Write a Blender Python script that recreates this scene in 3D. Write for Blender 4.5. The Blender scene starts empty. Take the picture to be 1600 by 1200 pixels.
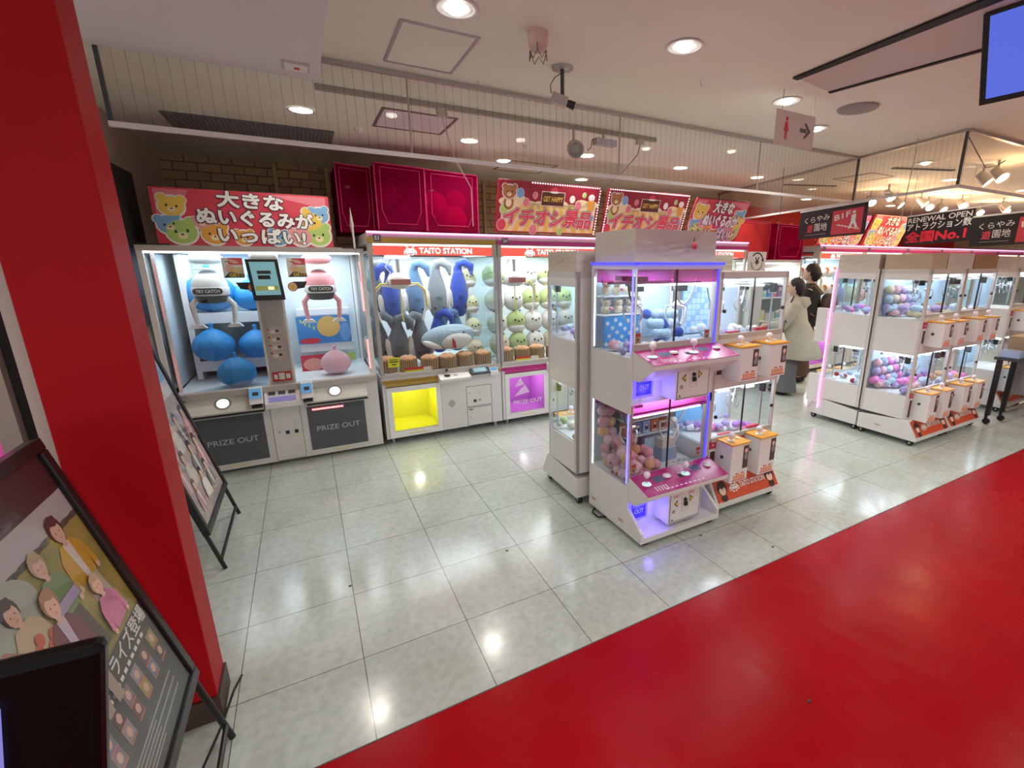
import bpy, math, random
from mathutils import Vector, Matrix
RN = random.Random(11)
sc = bpy.context.scene
COL = sc.collection
D = bpy.data
PI = math.pi

# ------------------------------------------------------------------ camera
cam = D.objects.new('camera', D.cameras.new('camera'))
COL.objects.link(cam)
cam.location = (0, 0, 1.65)
cam.rotation_euler = (math.radians(90 - 14.504), 0, math.radians(-29.056))
cam.data.sensor_width = 36
cam.data.lens = 728.4 / 1600 * 36
cam.data.shift_x = -88.4 / 1600
cam.data.clip_start = .03
cam.data.clip_end = 200
sc.camera = cam
# ------------------------------------------------------------------ world, view
w = D.worlds.new('world'); sc.world = w; w.use_nodes = True
w.node_tree.nodes['Background'].inputs[0].default_value = (.93, 1.0, .93, 1)
w.node_tree.nodes['Background'].inputs[1].default_value = .6
sc.view_settings.view_transform = 'Standard'
sc.view_settings.look = 'None'
sc.view_settings.gamma = 1
sc.view_settings.exposure = 0.66
sc.view_settings.use_curve_mapping = False
sc.cycles.max_bounces = 8
sc.cycles.transparent_max_bounces = 24
sc.cycles.caustics_reflective = False
sc.cycles.caustics_refractive = False
sc.cycles.sample_clamp_indirect = 4
CEIL = 2.7
W_DOWN = 17      # watts of one downlight
W_BOX = 6      # watts of the lamps inside the glass cabinets


def light(name, kind, loc, energy, color=(1, 1, 1), size=.1, size_y=None, rot=(0, 0, 0), parent=None, spot=None):
    l = D.lights.new(name, kind)
    l.energy = energy; l.color = color
    if kind == 'AREA':
        l.size = size
        if size_y:
            l.shape = 'RECTANGLE'; l.size_y = size_y
    else:
        l.shadow_soft_size = size
    if kind == 'SPOT':
        l.spot_size = spot or 2.4; l.spot_blend = .8
    o = D.objects.new(name, l); COL.objects.link(o)
    o.location = Vector(loc) - BASE.get(parent.name if parent else None, Vector((0, 0, 0))) if parent else loc
    o.rotation_euler = rot
    if parent: o.parent = parent
    return o


# ------------------------------------------------------------------ materials
MATS = {}


def mat(name, col, rough=.5, metal=0, emit=0, ecol=None, bump=0, bscale=60, vary=0, vscale=8, coat=0, sheen=0, spec=.5, col2=None):
    if name in MATS: return MATS[name]
    m = D.materials.new(name); m.use_nodes = True
    nt = m.node_tree; b = nt.nodes['Principled BSDF']
    b.inputs['Base Color'].default_value = (*col, 1)
    b.inputs['Roughness'].default_value = rough
    b.inputs['Metallic'].default_value = metal
    b.inputs['Specular IOR Level'].default_value = spec
    if coat:
        b.inputs['Coat Weight'].default_value = coat
        b.inputs['Coat Roughness'].default_value = .1
    if sheen: b.inputs['Sheen Weight'].default_value = sheen
    if emit:
        b.inputs['Emission Color'].default_value = (*(ecol or col), 1)
        b.inputs['Emission Strength'].default_value = emit
    tc = None
    if bump or vary:
        tc = nt.nodes.new('ShaderNodeTexCoord')
    if bump:
        n = nt.nodes.new('ShaderNodeTexNoise'); n.inputs['Scale'].default_value = bscale
        n.inputs['Detail'].default_value = 4
        bp = nt.nodes.new('ShaderNodeBump'); bp.inputs['Strength'].default_value = bump
        bp.inputs['Distance'].default_value = .02
        nt.links.new(tc.outputs['Object'], n.inputs['Vector'])
        nt.links.new(n.outputs['Fac'], bp.inputs['Height'])
        nt.links.new(bp.outputs['Normal'], b.inputs['Normal'])
    if vary:
        n = nt.nodes.new('ShaderNodeTexNoise'); n.inputs['Scale'].default_value = vscale
        n.inputs['Detail'].default_value = 5
        mx = nt.nodes.new('ShaderNodeMix'); mx.data_type = 'RGBA'
        c2 = col2 or tuple(c * (1 - vary) for c in col)
        mx.inputs['A'].default_value = (*col, 1); mx.inputs['B'].default_value = (*c2, 1)
        rp = nt.nodes.new('ShaderNodeValToRGB')
        rp.color_ramp.elements[0].position = .35; rp.color_ramp.elements[1].position = .68
        nt.links.new(tc.outputs['Object'], n.inputs['Vector'])
        nt.links.new(n.outputs['Fac'], rp.inputs['Fac'])
        nt.links.new(rp.outputs['Color'], mx.inputs['Factor'])
        nt.links.new(mx.outputs['Result'], b.inputs['Base Color'])
    MATS[name] = m
    return m


def glass(name, tint=(1, 1, 1), refl=1.0, wires=0, haze=0, hcol=(.8, .8, .8)):
    if name in MATS: return MATS[name]
    m = D.materials.new(name); m.use_nodes = True
    nt = m.node_tree; N = nt.nodes; L = nt.links
    N.remove(N['Principled BSDF']); out = N['Material Output']
    t = N.new('ShaderNodeBsdfTransparent'); t.inputs[0].default_value = (*tint, 1)
    g = N.new('ShaderNodeBsdfGlossy'); g.inputs['Roughness'].default_value = .03
    f = N.new('ShaderNodeFresnel')
    ge = N.new('ShaderNodeNewGeometry'); mr = N.new('ShaderNodeMapRange')   # the same reflectance from both sides of a pane
    mr.inputs['To Min'].default_value = 1.4; mr.inputs['To Max'].default_value = 1 / 1.4
    L.new(ge.outputs['Backfacing'], mr.inputs[0]); L.new(mr.outputs[0], f.inputs[0])
    mu = N.new('ShaderNodeMath'); mu.operation = 'MULTIPLY'; mu.inputs[1].default_value = refl
    L.new(f.outputs[0], mu.inputs[0])
    mx = N.new('ShaderNodeMixShader'); L.new(mu.outputs[0], mx.inputs[0])
    L.new(t.outputs[0], mx.inputs[1]); L.new(g.outputs[0], mx.inputs[2])
    last = mx
    if haze:
        d = N.new('ShaderNodeBsdfDiffuse'); d.inputs[0].default_value = (*hcol, 1)
        m2 = N.new('ShaderNodeMixShader'); m2.inputs[0].default_value = haze
        L.new(last.outputs[0], m2.inputs[1]); L.new(d.outputs[0], m2.inputs[2]); last = m2
    if wires:   # thin wires cast in the pane, every 5 cm
        tc = N.new('ShaderNodeTexCoord'); sp = N.new('ShaderNodeSeparateXYZ')
        L.new(tc.outputs['Object'], sp.inputs[0])
        a = N.new('ShaderNodeMath'); a.operation = 'PINGPONG'; a.inputs[1].default_value = .025
        L.new(sp.outputs[0], a.inputs[0])
        c = N.new('ShaderNodeMath'); c.operation = 'LESS_THAN'; c.inputs[1].default_value = .0008
        L.new(a.outputs[0], c.inputs[0])
        d = N.new('ShaderNodeBsdfDiffuse'); d.inputs[0].default_value = (.16, .14, .12, 1)
        sc_ = N.new('ShaderNodeMath'); sc_.operation = 'MULTIPLY'; sc_.inputs[1].default_value = .45
        L.new(c.outputs[0], sc_.inputs[0])
        m2 = N.new('ShaderNodeMixShader'); L.new(sc_.outputs[0], m2.inputs[0])
        L.new(last.outputs[0], m2.inputs[1]); L.new(d.outputs[0], m2.inputs[2]); last = m2
    L.new(last.outputs[0], out.inputs[0])
    MATS[name] = m
    return m


M_white = mat('white_lacquer', (.74, .72, .71), .32, vary=.06, vscale=3)
M_white2 = mat('white_plastic', (.82, .81, .8), .3)
M_grey = mat('grey_aluminium', (.42, .4, .38), .38, .5)
M_beige = mat('beige_metal', (.5, .45, .41), .45)
M_black = mat('black_plastic', (.012, .012, .013), .32)
M_dark = mat('dark_grey_plastic', (.05, .05, .055), .4)
M_matt = mat('matt_black', (.01, .009, .009), .7)
M_chrome = mat('chrome', (.75, .75, .76), .18, 1)
M_steel = mat('brushed_steel', (.5, .5, .5), .35, 1)
M_rubber = mat('rubber', (.015, .015, .015), .8)
M_glass = glass('clear_glass', (.97, .985, .98), .75)
M_gside = glass('cabinet_acrylic', (.93, .97, .98), .9)
M_gpink = glass('pink_film', (.8, .3, .62), .8, haze=.16, hcol=(.7, .2, .5))
M_gsmoke = glass('smoked_glass', (.5, .52, .56), .9, haze=.55, hcol=(.2, .21, .23))
M_gwire = glass('wired_glass', (.95, .94, .92), .8, wires=1, haze=.03)
M_gbag = glass('magenta_mesh', (.65, .03, .18), .2, haze=.3, hcol=(.5, .004, .08))
M_redp = mat('red_paint', (.42, .002, .008), .5, vary=.12, vscale=2, spec=.18)
M_gold = mat('gold_band', (.45, .28, .05), .35, .3)
M_mag = mat('magenta_band', (.5, .03, .22), .35)
M_yellow = mat('yellow_panel', (.86, .84, .02), .45)
M_purple = mat('purple_panel', (.62, .2, .66), .45)
M_orange = mat('orange_plate', (.85, .4, .05), .4)
M_redsign = mat('red_print', (.6, .03, .02), .45)
M_hred = mat('lit_red_header', (.85, .1, .07), .4, emit=.55)
M_hwhite = mat('lit_white_letter', (.95, .93, .92), .4, emit=.8)
M_led = mat('white_led', (1, 1, 1), emit=4, ecol=(.85, .93, 1))
M_ledpink = mat('pink_led', (1, .3, .8), emit=2.2, ecol=(1, .25, .75))
M_ledblue = mat('blue_led', (.05, .05, 1), emit=1.6, ecol=(.04, .035, 1))
M_ledred = mat('red_led', (1, .2, .2), emit=2.5, ecol=(1, .16, .16))
M_lamp = mat('lamp_glow', (1, .97, .9), emit=14, ecol=(1, .95, .86))
M_paper = mat('white_paper', (.8, .78, .76), .6)
M_ink = mat('black_ink', (.02, .02, .02), .6)
M_letter = mat('white_ink', (.85, .83, .8), .5)
M_canvas = mat('canvas_cover', (.6, .53, .46), .85, bump=.5, bscale=7)
M_brown = mat('brown_kraft', (.36, .2, .1), .6, bump=.7, bscale=9)
M_wood = mat('wicker', (.5, .36, .22), .7, bump=.5, bscale=60)


# ------------------------------------------------------------------ mesh builder
BASE = {}


class MB:
    def __init__(s):
        s.v = []; s.f = []; s.mi = []; s.sm = []; s.mats = []

    def m(s, m):
        if m not in s.mats: s.mats.append(m)
        return s.mats.index(m)

    def add(s, vs, fs, m, smooth=False):
        o = len(s.v); k = s.m(m)
        s.v += [tuple(p) for p in vs]
        for f in fs:
            s.f.append([i + o for i in f]); s.mi.append(k); s.sm.append(smooth)
        return s

    def box(s, x0, x1, y0, y1, z0, z1, m):
        v = [(x, y, z) for x in (x0, x1) for y in (y0, y1) for z in (z0, z1)]
        return s.add(v, [(0, 1, 3, 2), (4, 6, 7, 5), (0, 4, 5, 1), (2, 3, 7, 6), (0, 2, 6, 4), (1, 5, 7, 3)], m)

    def quad(s, a, b, c, d, m):
        return s.add([a, b, c, d], [(0, 1, 2, 3)], m)

    def prism(s, prof, x0, x1, m, axis='x'):
        n = len(prof)
        if axis == 'x':
            v = [(x0, a, b) for a, b in prof] + [(x1, a, b) for a, b in prof]
        elif axis == 'y':
            v = [(a, x0, b) for a, b in prof] + [(a, x1, b) for a, b in prof]
        else:
            v = [(a, b, x0) for a, b in prof] + [(a, b, x1) for a, b in prof]
        f = [tuple(range(n))[::-1], tuple(range(n, 2 * n))]
        f += [(i, (i + 1) % n, n + (i + 1) % n, n + i) for i in range(n)]
        return s.add(v, f, m)

    def cyl(s, p0, p1, r0, m, r1=None, n=14, caps=True, smooth=True):
        p0 = Vector(p0); p1 = Vector(p1); r1 = r0 if r1 is None else r1
        d = (p1 - p0).normalized()
        a = d.orthogonal().normalized(); b = d.cross(a)
        v = []
        for p, r in ((p0, r0), (p1, r1)):
            for i in range(n):
                t = 2 * PI * i / n
                v.append(p + a * (r * math.cos(t)) + b * (r * math.sin(t)))
        s.add(v, [(i, (i + 1) % n, n + (i + 1) % n, n + i) for i in range(n)], m, smooth)
        if caps:
            s.add(v[:n], [tuple(range(n))[::-1]], m); s.add(v[n:], [tuple(range(n))], m)
        return s

    def tube(s, pts, r, m, n=8, rs=None):
        pts = [Vector(p) for p in pts]; k = len(pts); v = []
        a = None
        for i, p in enumerate(pts):
            d = (pts[min(i + 1, k - 1)] - pts[max(i - 1, 0)]).normalized()
            if a is None: a = d.orthogonal().normalized()
            a = (a - d * a.dot(d)).normalized(); b = d.cross(a)
            rr = rs[i] if rs else r
            for j in range(n):
                t = 2 * PI * j / n
                v.append(p + a * (rr * math.cos(t)) + b * (rr * math.sin(t)))
        f = [(i * n + j, i * n + (j + 1) % n, (i + 1) * n + (j + 1) % n, (i + 1) * n + j) for i in range(k - 1) for j in range(n)]
        s.add(v, f, m, True)
        s.add(v[:n], [tuple(range(n))[::-1]], m); s.add(v[-n:], [tuple(range(n))], m)
        return s

    def ell(s, c, r, m, n=16, k=10, rot=None, fn=None):
        if not hasattr(r, '__len__'): r = (r, r, r)
        v = []; c = Vector(c)
        for i in range(k + 1):
            ph = PI * i / k
            for j in range(n):
                th = 2 * PI * j / n
                p = Vector((math.sin(ph) * math.cos(th), math.sin(ph) * math.sin(th), math.cos(ph)))
                if fn: p = Vector(fn(p))
                p = Vector((p.x * r[0], p.y * r[1], p.z * r[2]))
                if rot: p = rot @ p
                v.append(c + p)
        f = [(i * n + j, (i + 1) * n + j, (i + 1) * n + (j + 1) % n, i * n + (j + 1) % n) for i in range(k) for j in range(n)]
        return s.add(v, f, m, True)

    def lathe(s, prof, c, m, n=20, sx=1, sy=1):
        v = []; k = len(prof)
        for r, z in prof:
            for j in range(n):
                t = 2 * PI * j / n
                v.append((c[0] + r * sx * math.cos(t), c[1] + r * sy * math.sin(t), c[2] + z))
        f = [(i * n + j, i * n + (j + 1) % n, (i + 1) * n + (j + 1) % n, (i + 1) * n + j) for i in range(k - 1) for j in range(n)]
        return s.add(v, f, m, True)

    def frame(s, F, u0, u1, v0, v1, t, m, w0=0, w1=.01):
        """rectangular ring of width t in frame F"""
        for a in ((u0, u1, v0, v0 + t), (u0, u1, v1 - t, v1), (u0, u0 + t, v0 + t, v1 - t), (u1 - t, u1, v0 + t, v1 - t)):
            s.slab(F, *a, m, w0, w1)
        return s

    def slab(s, F, u0, u1, v0, v1, m, w0=0, w1=.002):
        v = [F(u, q, w) for u in (u0, u1) for q in (v0, v1) for w in (w0, w1)]
        return s.add(v, [(0, 1, 3, 2), (4, 6, 7, 5), (0, 4, 5, 1), (2, 3, 7, 6), (0, 2, 6, 4), (1, 5, 7, 3)], m)

    def poly(s, F, pts, m, w=.002):
        return s.add([F(a, b, w) for a, b in pts], [tuple(range(len(pts)))], m)

    def disc(s, F, u, v, ru, rv, m, w=.002, n=18, rot=0):
        c, q = math.cos(rot), math.sin(rot)
        return s.poly(F, [(u + ru * math.cos(2 * PI * i / n) * c - rv * math.sin(2 * PI * i / n) * q,
                           v + ru * math.cos(2 * PI * i / n) * q + rv * math.sin(2 * PI * i / n) * c) for i in range(n)], m, w)

    def text(s, F, body, u, v, h, m, w=.003, bold=0, sx=1, rot=0, skew=0, align='CENTER', width=None):
        vs, fs, wd = text_geo(body, 0, align)
        k = h
        if width and wd > 0: sx = width / (wd * k)
        c, q = math.cos(rot), math.sin(rot)
        offs = [(0, 0)] if bold <= 0 else [(bold * k * math.cos(i * PI / 3), bold * k * math.sin(i * PI / 3)) for i in range(6)]
        for ox, oy in offs:      # heavier strokes: the same glyphs set again, shifted a little
            out = []; w += .00012
            for x, y in vs:
                x = x * k * sx + y * k * skew + ox; y = y * k + oy
                out.append(F(u + x * c - y * q, v + x * q + y * c, w))
            s.add(out, fs, m)
        return s

    def build(s, name, parent=None, bevel=0, label=None, sub=0):
        base = BASE.get(parent.name, Vector((0, 0, 0))) if parent else Vector((0, 0, 0))
        me = D.meshes.new(name)
        me.from_pydata([(a[0] - base[0], a[1] - base[1], a[2] - base[2]) for a in s.v], [], s.f)
        for m in s.mats: me.materials.append(m)
        me.polygons.foreach_set('material_index', s.mi)
        me.polygons.foreach_set('use_smooth', s.sm)
        me.update()
        o = D.objects.new(name, me); COL.objects.link(o)
        if parent:
            o.parent = parent; BASE[o.name] = base
        if bevel:
            b = o.modifiers.new('b', 'BEVEL'); b.width = bevel; b.segments = 2; b.limit_method = 'ANGLE'
            b.angle_limit = .6
        if label: o['label'] = label
        return o


TXT = {}


def text_geo(body, bold, align):
    k = (body, bold, align)
    if k not in TXT:
        cu = D.curves.new('t', 'FONT'); cu.body = body; cu.size = 1; cu.offset = bold
        cu.align_x = align; cu.align_y = 'CENTER'; cu.resolution_u = 3
        o = D.objects.new('t', cu); COL.objects.link(o)
        dg = bpy.context.evaluated_depsgraph_get(); dg.update()
        me = D.meshes.new_from_object(o.evaluated_get(dg))
        vs = [(p.co.x, p.co.y) for p in me.vertices]; fs = [tuple(p.vertices) for p in me.polygons]
        D.objects.remove(o); D.curves.remove(cu); D.meshes.remove(me)
        wd = (max(p[0] for p in vs) - min(p[0] for p in vs)) if vs else 0
        TXT[k] = (vs, fs, wd)
    return TXT[k]


def Fr(o, U, V):
    o = Vector(o); U = Vector(U).normalized(); V = Vector(V).normalized(); N = U.cross(V)
    return lambda u, v, w=0: o + U * u + V * v + N * w


def front(x, y, z):      # a face looking towards -Y
    return Fr((x, y, z), (1, 0, 0), (0, 0, 1))


def tag(o, label, cat, group=None, kind=None):
    o['label'] = label; o['category'] = cat
    if group: o['group'] = group
    if kind: o['kind'] = kind
    return o


def thing(name, label, cat, loc=(0, 0, 0), group=None):
    o = D.objects.new(name, None); COL.objects.link(o)
    o.empty_display_size = .1
    o.location = loc; BASE[o.name] = Vector(loc)
    return tag(o, label, cat, group)


def struct(mb, name, **k):
    o = mb.build(name, **k); o['kind'] = 'structure'; return o


KIDS = {}


def copy_tree(o, loc=None, rot=None, label=None, group=None, parent=None):
    c = o.copy(); COL.objects.link(c)
    if parent: c.parent = parent
    if loc is not None: c.location = loc
    if rot is not None: c.rotation_euler = (0, 0, rot)
    if label: c['label'] = label
    if group: c['group'] = group
    for ch in [x for x in list(COL.objects) if x.parent == o]:
        copy_tree(ch, parent=c)
    return c


# ================================================================== SETTING
def floor_white():
    m = D.materials.new('vinyl_tile'); m.use_nodes = True
    nt = m.node_tree; N = nt.nodes; L = nt.links; b = N['Principled BSDF']
    tc = N.new('ShaderNodeTexCoord')
    mp = N.new('ShaderNodeMapping'); mp.inputs['Location'].default_value = (-.03, -.06, 0)
    L.new(tc.outputs['Object'], mp.inputs[0])
    br = N.new('ShaderNodeTexBrick'); br.offset = 0; br.squash = 1
    br.inputs['Scale'].default_value = 1
    br.inputs['Brick Width'].default_value = .4535; br.inputs['Row Height'].default_value = .4535
    br.inputs['Mortar Size'].default_value = .0022; br.inputs['Mortar Smooth'].default_value = .3
    br.inputs['Color1'].default_value = (.52, .585, .55, 1); br.inputs['Color2'].default_value = (.57, .635, .6, 1)
    br.inputs['Mortar'].default_value = (.16, .15, .13, 1)
    L.new(mp.outputs[0], br.inputs['Vector'])
    # faint marbling and scuffs
    n1 = N.new('ShaderNodeTexNoise'); n1.inputs['Scale'].default_value = 28; n1.inputs['Detail'].default_value = 8
    n2 = N.new('ShaderNodeTexNoise'); n2.inputs['Scale'].default_value = 2.3; n2.inputs['Detail'].default_value = 6
    for n in (n1, n2): L.new(tc.outputs['Object'], n.inputs['Vector'])
    r1 = N.new('ShaderNodeValToRGB'); r1.color_ramp.elements[0].position = .3; r1.color_ramp.elements[1].position = .62
    r1.color_ramp.elements[0].color = (.84, .84, .82, 1); r1.color_ramp.elements[1].color = (1, 1, 1, 1)
    L.new(n1.outputs['Fac'], r1.inputs[0])
    r2 = N.new('ShaderNodeValToRGB'); r2.color_ramp.elements[0].position = .35; r2.color_ramp.elements[1].position = .6
    r2.color_ramp.elements[0].color = (.9, .89, .84, 1); r2.color_ramp.elements[1].color = (1, 1, 1, 1)
    L.new(n2.outputs['Fac'], r2.inputs[0])
    a = N.new('ShaderNodeMix'); a.data_type = 'RGBA'; a.blend_type = 'MULTIPLY'; a.inputs['Factor'].default_value = 1
    L.new(br.outputs['Color'], a.inputs['A']); L.new(r1.outputs['Color'], a.inputs['B'])
    c = N.new('ShaderNodeMix'); c.data_type = 'RGBA'; c.blend_type = 'MULTIPLY'; c.inputs['Factor'].default_value = 1
    L.new(a.outputs['Result'], c.inputs['A']); L.new(r2.outputs['Color'], c.inputs['B'])
    L.new(c.outputs['Result'], b.inputs['Base Color'])
    rr = N.new('ShaderNodeMapRange'); rr.inputs['To Min'].default_value = .05; rr.inputs['To Max'].default_value = .26
    L.new(n2.outputs['Fac'], rr.inputs[0]); L.new(rr.outputs[0], b.inputs['Roughness'])
    bp = N.new('ShaderNodeBump'); bp.inputs['Strength'].default_value = .08; bp.inputs['Distance'].default_value = .01
    n3 = N.new('ShaderNodeTexNoise'); n3.inputs['Scale'].default_value = 9; n3.inputs['Detail'].default_value = 3
    L.new(tc.outputs['Object'], n3.inputs['Vector'])
    L.new(n3.outputs['Fac'], bp.inputs['Height']); L.new(bp.outputs[0], b.inputs['Normal'])
    return m


def floor_red():
    m = mat('red_vinyl', (.38, .001, .007), .2, vary=.15, vscale=1.6, spec=.1)
    nt = m.node_tree; N = nt.nodes; L = nt.links; b = N['Principled BSDF']
    tc = N.new('ShaderNodeTexCoord')
    n2 = N.new('ShaderNodeTexNoise'); n2.inputs['Scale'].default_value = 5; n2.inputs['Detail'].default_value = 7
    L.new(tc.outputs['Object'], n2.inputs['Vector'])
    rr = N.new('ShaderNodeMapRange'); rr.inputs['To Min'].default_value = .14; rr.inputs['To Max'].default_value = .38
    L.new(n2.outputs['Fac'], rr.inputs[0]); L.new(rr.outputs[0], b.inputs['Roughness'])
    bp = N.new('ShaderNodeBump'); bp.inputs['Strength'].default_value = .1; bp.inputs['Distance'].default_value = .01
    n4 = N.new('ShaderNodeTexWave'); n4.inputs['Scale'].default_value = .55; n4.inputs['Distortion'].default_value = 9; n4.inputs['Detail'].default_value = 2
    L.new(tc.outputs['Object'], n4.inputs['Vector'])
    pw = N.new('ShaderNodeMath'); pw.operation = 'POWER'; pw.inputs[1].default_value = 14   # sparse narrow creases
    L.new(n4.outputs['Fac'], pw.inputs[0])
    ad = N.new('ShaderNodeMath'); ad.operation = 'ADD'; L.new(pw.outputs[0], ad.inputs[0]); L.new(n2.outputs['Fac'], ad.inputs[1])
    L.new(ad.outputs[0], bp.inputs['Height']); L.new(bp.outputs[0], b.inputs['Normal'])
    return m


def brick_paper():
    m = D.materials.new('brick_wallpaper'); m.use_nodes = True
    nt = m.node_tree; N = nt.nodes; L = nt.links; b = N['Principled BSDF']
    tc = N.new('ShaderNodeTexCoord'); mp = N.new('ShaderNodeMapping')
    mp.inputs['Rotation'].default_value = (PI / 2, 0, 0)
    L.new(tc.outputs['Object'], mp.inputs[0])
    br = N.new('ShaderNodeTexBrick'); br.inputs['Scale'].default_value = 1
    br.inputs['Brick Width'].default_value = .2; br.inputs['Row Height'].default_value = .085
    br.inputs['Mortar Size'].default_value = .006
    br.inputs['Color1'].default_value = (.4, .25, .15, 1); br.inputs['Color2'].default_value = (.52, .34, .2, 1)
    br.inputs['Mortar'].default_value = (.16, .09, .055, 1)
    L.new(mp.outputs[0], br.inputs['Vector']); L.new(br.outputs['Color'], b.inputs['Base Color'])
    b.inputs['Roughness'].default_value = .7
    return m


S = MB().quad((-4, 1.465, 0), (16, 1.465, 0), (16, 11, 0), (-4, 11, 0), floor_white())
struct(S, 'floor')
S = MB().quad((-4, -5, 0), (16, -5, 0), (16, 1.465, 0), (-4, 1.465, 0), floor_red())
struct(S, 'floor')
struct(MB().box(-4, 16, 1.4615, 1.4665, 0, .0012, mat('seam_strip', (.1, .08, .07), .6)), 'trim_1')
M_ceil = mat('ceiling_paint', (.83, .82, .71), .75, vary=.05, vscale=1.5)
M_soff = mat('soffit_paint', (.72, .68, .7), .75)
struct(MB().box(-4, 16, -5, 11, CEIL, CEIL + .1, M_ceil), 'ceiling')
# lowered soffit over the left, nearer part of the shop
struct(MB().box(-4, .2, -5, 3.07, 2.58, CEIL - .001, M_soff), 'ceiling')
# back wall and left wall
struct(MB().box(-4, 6.9, 6.3, 6.45, 0, CEIL, brick_paper()), 'wall_back')
struct(MB().box(-1.25, -1.09, 3.12, 6.3, 0, CEIL, mat('beige_wall', (.4, .32, .25), .7)), 'wall_left')
MRW = mat('red_wall', (.5, .015, .012), .6)
S = MB().box(6.9, 16, 6.6, 6.75, 0, CEIL, MRW)
struct(MB().box(15.9, 16, -5, 6.6, 0, CEIL, mat('warm_far_wall', (.5, .36, .25), .7)), 'wall_far')
for i in range(12):
    S.box(7.2 + i * .42, 7.24 + i * .42, 6.585, 6.6, 1.6, 2.45, mat('yellow_stripe', (.8, .36, .03), .5))
struct(S, 'wall_right')
# brackets on the brick wall
for x in (-.15, .35, 2.2):
    tag(MB().box(x, x + .035, 6.27, 6.3, 1.7, 2.68, mat('bracket_paint', (.5, .36, .2), .5)).build('wall_bracket'),
        {-.15: 'thin tan vertical rail on the brick wall, left of two above the red sign', .35: 'thin tan vertical rail on the brick wall, right of two above the red sign',
         2.2: 'thin tan vertical rail on the brick wall between magenta bags and yellow sign'}[x], 'wall rail', 'rails on the brick wall')

# ---- smoke curtain: wired glass hanging from the ceiling
def curtain(name, label, a, b, z0, z1, end_a=True, end_b=True):
    a = Vector((*a, 0)); b = Vector((*b, 0)); L_ = (b - a).length; ang = math.atan2(b.y - a.y, b.x - a.x)
    t = thing(name, label, 'glass smoke curtain', (a.x, a.y, 0))
    g = MB().box(0, L_, -.003, .003, z0, z1, M_gwire).build('pane'); g.parent = t
    r = MB().box(-.01, L_ + .01, -.012, .012, z0 - .022, z0, mat('pale_edge_strip', (.7, .66, .66), .35)).build('bottom_rail'); r.parent = t
    q = MB().box(-.01, L_ + .01, -.016, .016, CEIL - .022, CEIL, M_grey).build('top_rail'); q.parent = t
    for f, x in ((end_a, 0), (end_b, L_)):
        if f:
            e = MB().box(x - .008, x + .008, -.009, .009, z0, z1, M_dark).build('end_post'); e.parent = t
    t.rotation_euler = (0, 0, ang)
    return t


curtain('smoke_curtain', 'long wired glass smoke curtain hanging in front of the plush toy machines', (-.68, 3.085), (5.1, 3.085), 2.28, CEIL)
curtain('smoke_curtain', 'slanting wired glass smoke curtain carrying the black stairs banner', (5.1, 3.07), (4.82, 2.06), 2.28, CEIL, False, True)
curtain('smoke_curtain', 'far slanting wired glass smoke curtain running towards the red back wall', (5.12, 3.1), (5.82, 5.65), 2.28, CEIL, False, True)
curtain('smoke_curtain', 'glass smoke curtain at the right edge of the picture near the dangling cable', (4.84, 2.05), (12, 2.05), 2.28, CEIL, False, False)

# ---- red column, corner post and glazed door at the left edge
t = thing('column', 'tall glossy red column between the two poster stands', 'column', (-.58, 1.93, 0))
MB().box(-.695, -.465, 1.84, 2.003, .1, 2.58, M_redp).build('shaft', t, bevel=.004)
MB().box(-.7, -.458, 1.833, 2.01, 0, .1, mat('brown_baseboard', (.06, .03, .022), .5)).build('baseboard', t)
S = MB()
S.box(-.728, -.7, 1.86, 1.95, 0, 2.58, M_beige)
S.box(-.757, -.728, 1.88, 1.95, 0, 2.58, M_matt)
S.box(-.8, -.757, 1.85, 1.95, 0, 2.58, mat('door_frame_paint', (.33, .3, .27), .5))
struct(S, 'door_1')
struct(MB().box(-2.4, -.8, 1.895, 1.905, 0, 2.58, M_glass), 'window_1')


# ================================================================== CEILING FITTINGS
def downlight(x, y, label, z=CEIL, r=.075, power=1.0, col=(1, .96, .86), open_bulb=False):
    t = thing('downlight', label, 'ceiling light', (x, y, z), 'recessed ceiling downlights')
    MB().lathe([(r + .018, -.004), (r + .014, -.009), (r, -.004), (r * .72, .0)], (x, y, z), M_white2, 24).build('trim_ring', t)
    if open_bulb:   # nearest lamps: a bright bulb in a wider white reflector
        MB().lathe([(r, -.0035), (.0001, -.0035)], (x, y, z), mat('reflector', (.8, .85, .82), .25), 20).build('reflector', t)
        MB().ell((x, y, z - .008), (.04, .04, .016), M_lamp, 16, 8).build('bulb', t)
    else:
        MB().lathe([(r, -.0035), (.0001, -.0035)], (x, y, z), M_lamp, 20).build('bulb', t)
    if power:
        light('lamp_light', 'SPOT', (x, y, z - .03), W_DOWN * power, col, .06, parent=t, spot=2.6)
    return t


DL = [(.706, 2.253, 'round downlight at the top edge of the picture above the white floor'),
      (1.806, 2.058, 'bright downlight right of the hanging security camera'),
      (2.963, 2.337, 'downlight just above the toilet direction sign'),
      (3.746, 2.65, 'downlight peeping out behind the toilet direction sign'),
      (.132, 4.127, 'oval looking downlight beside the dark ceiling grille'),
      (1.432, 4.384, 'downlight above the magenta bags'),
      (2.641, 4.382, 'downlight behind the round track spotlight'),
      (3.895, 4.395, 'downlight above the second yellow prize sign'),
      (5.16, 4.39, 'downlight in the ceiling above the red bags'),
      (2.007, 4.119 + .9, 'small downlight left of the round track spotlight, far back'),
      (3.3, 5.6, 'small far downlight behind the glass, left of the toilet sign'),
      (4.6, 5.2, 'small far downlight behind the glass below the toilet sign'),
      (6.0, 2.9, 'downlight right of the slanting glass curtain')]
for x, y, lb in DL: downlight(x, y, lb, power=1.0 if y < 5 else .6, open_bulb=y < 3)
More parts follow.
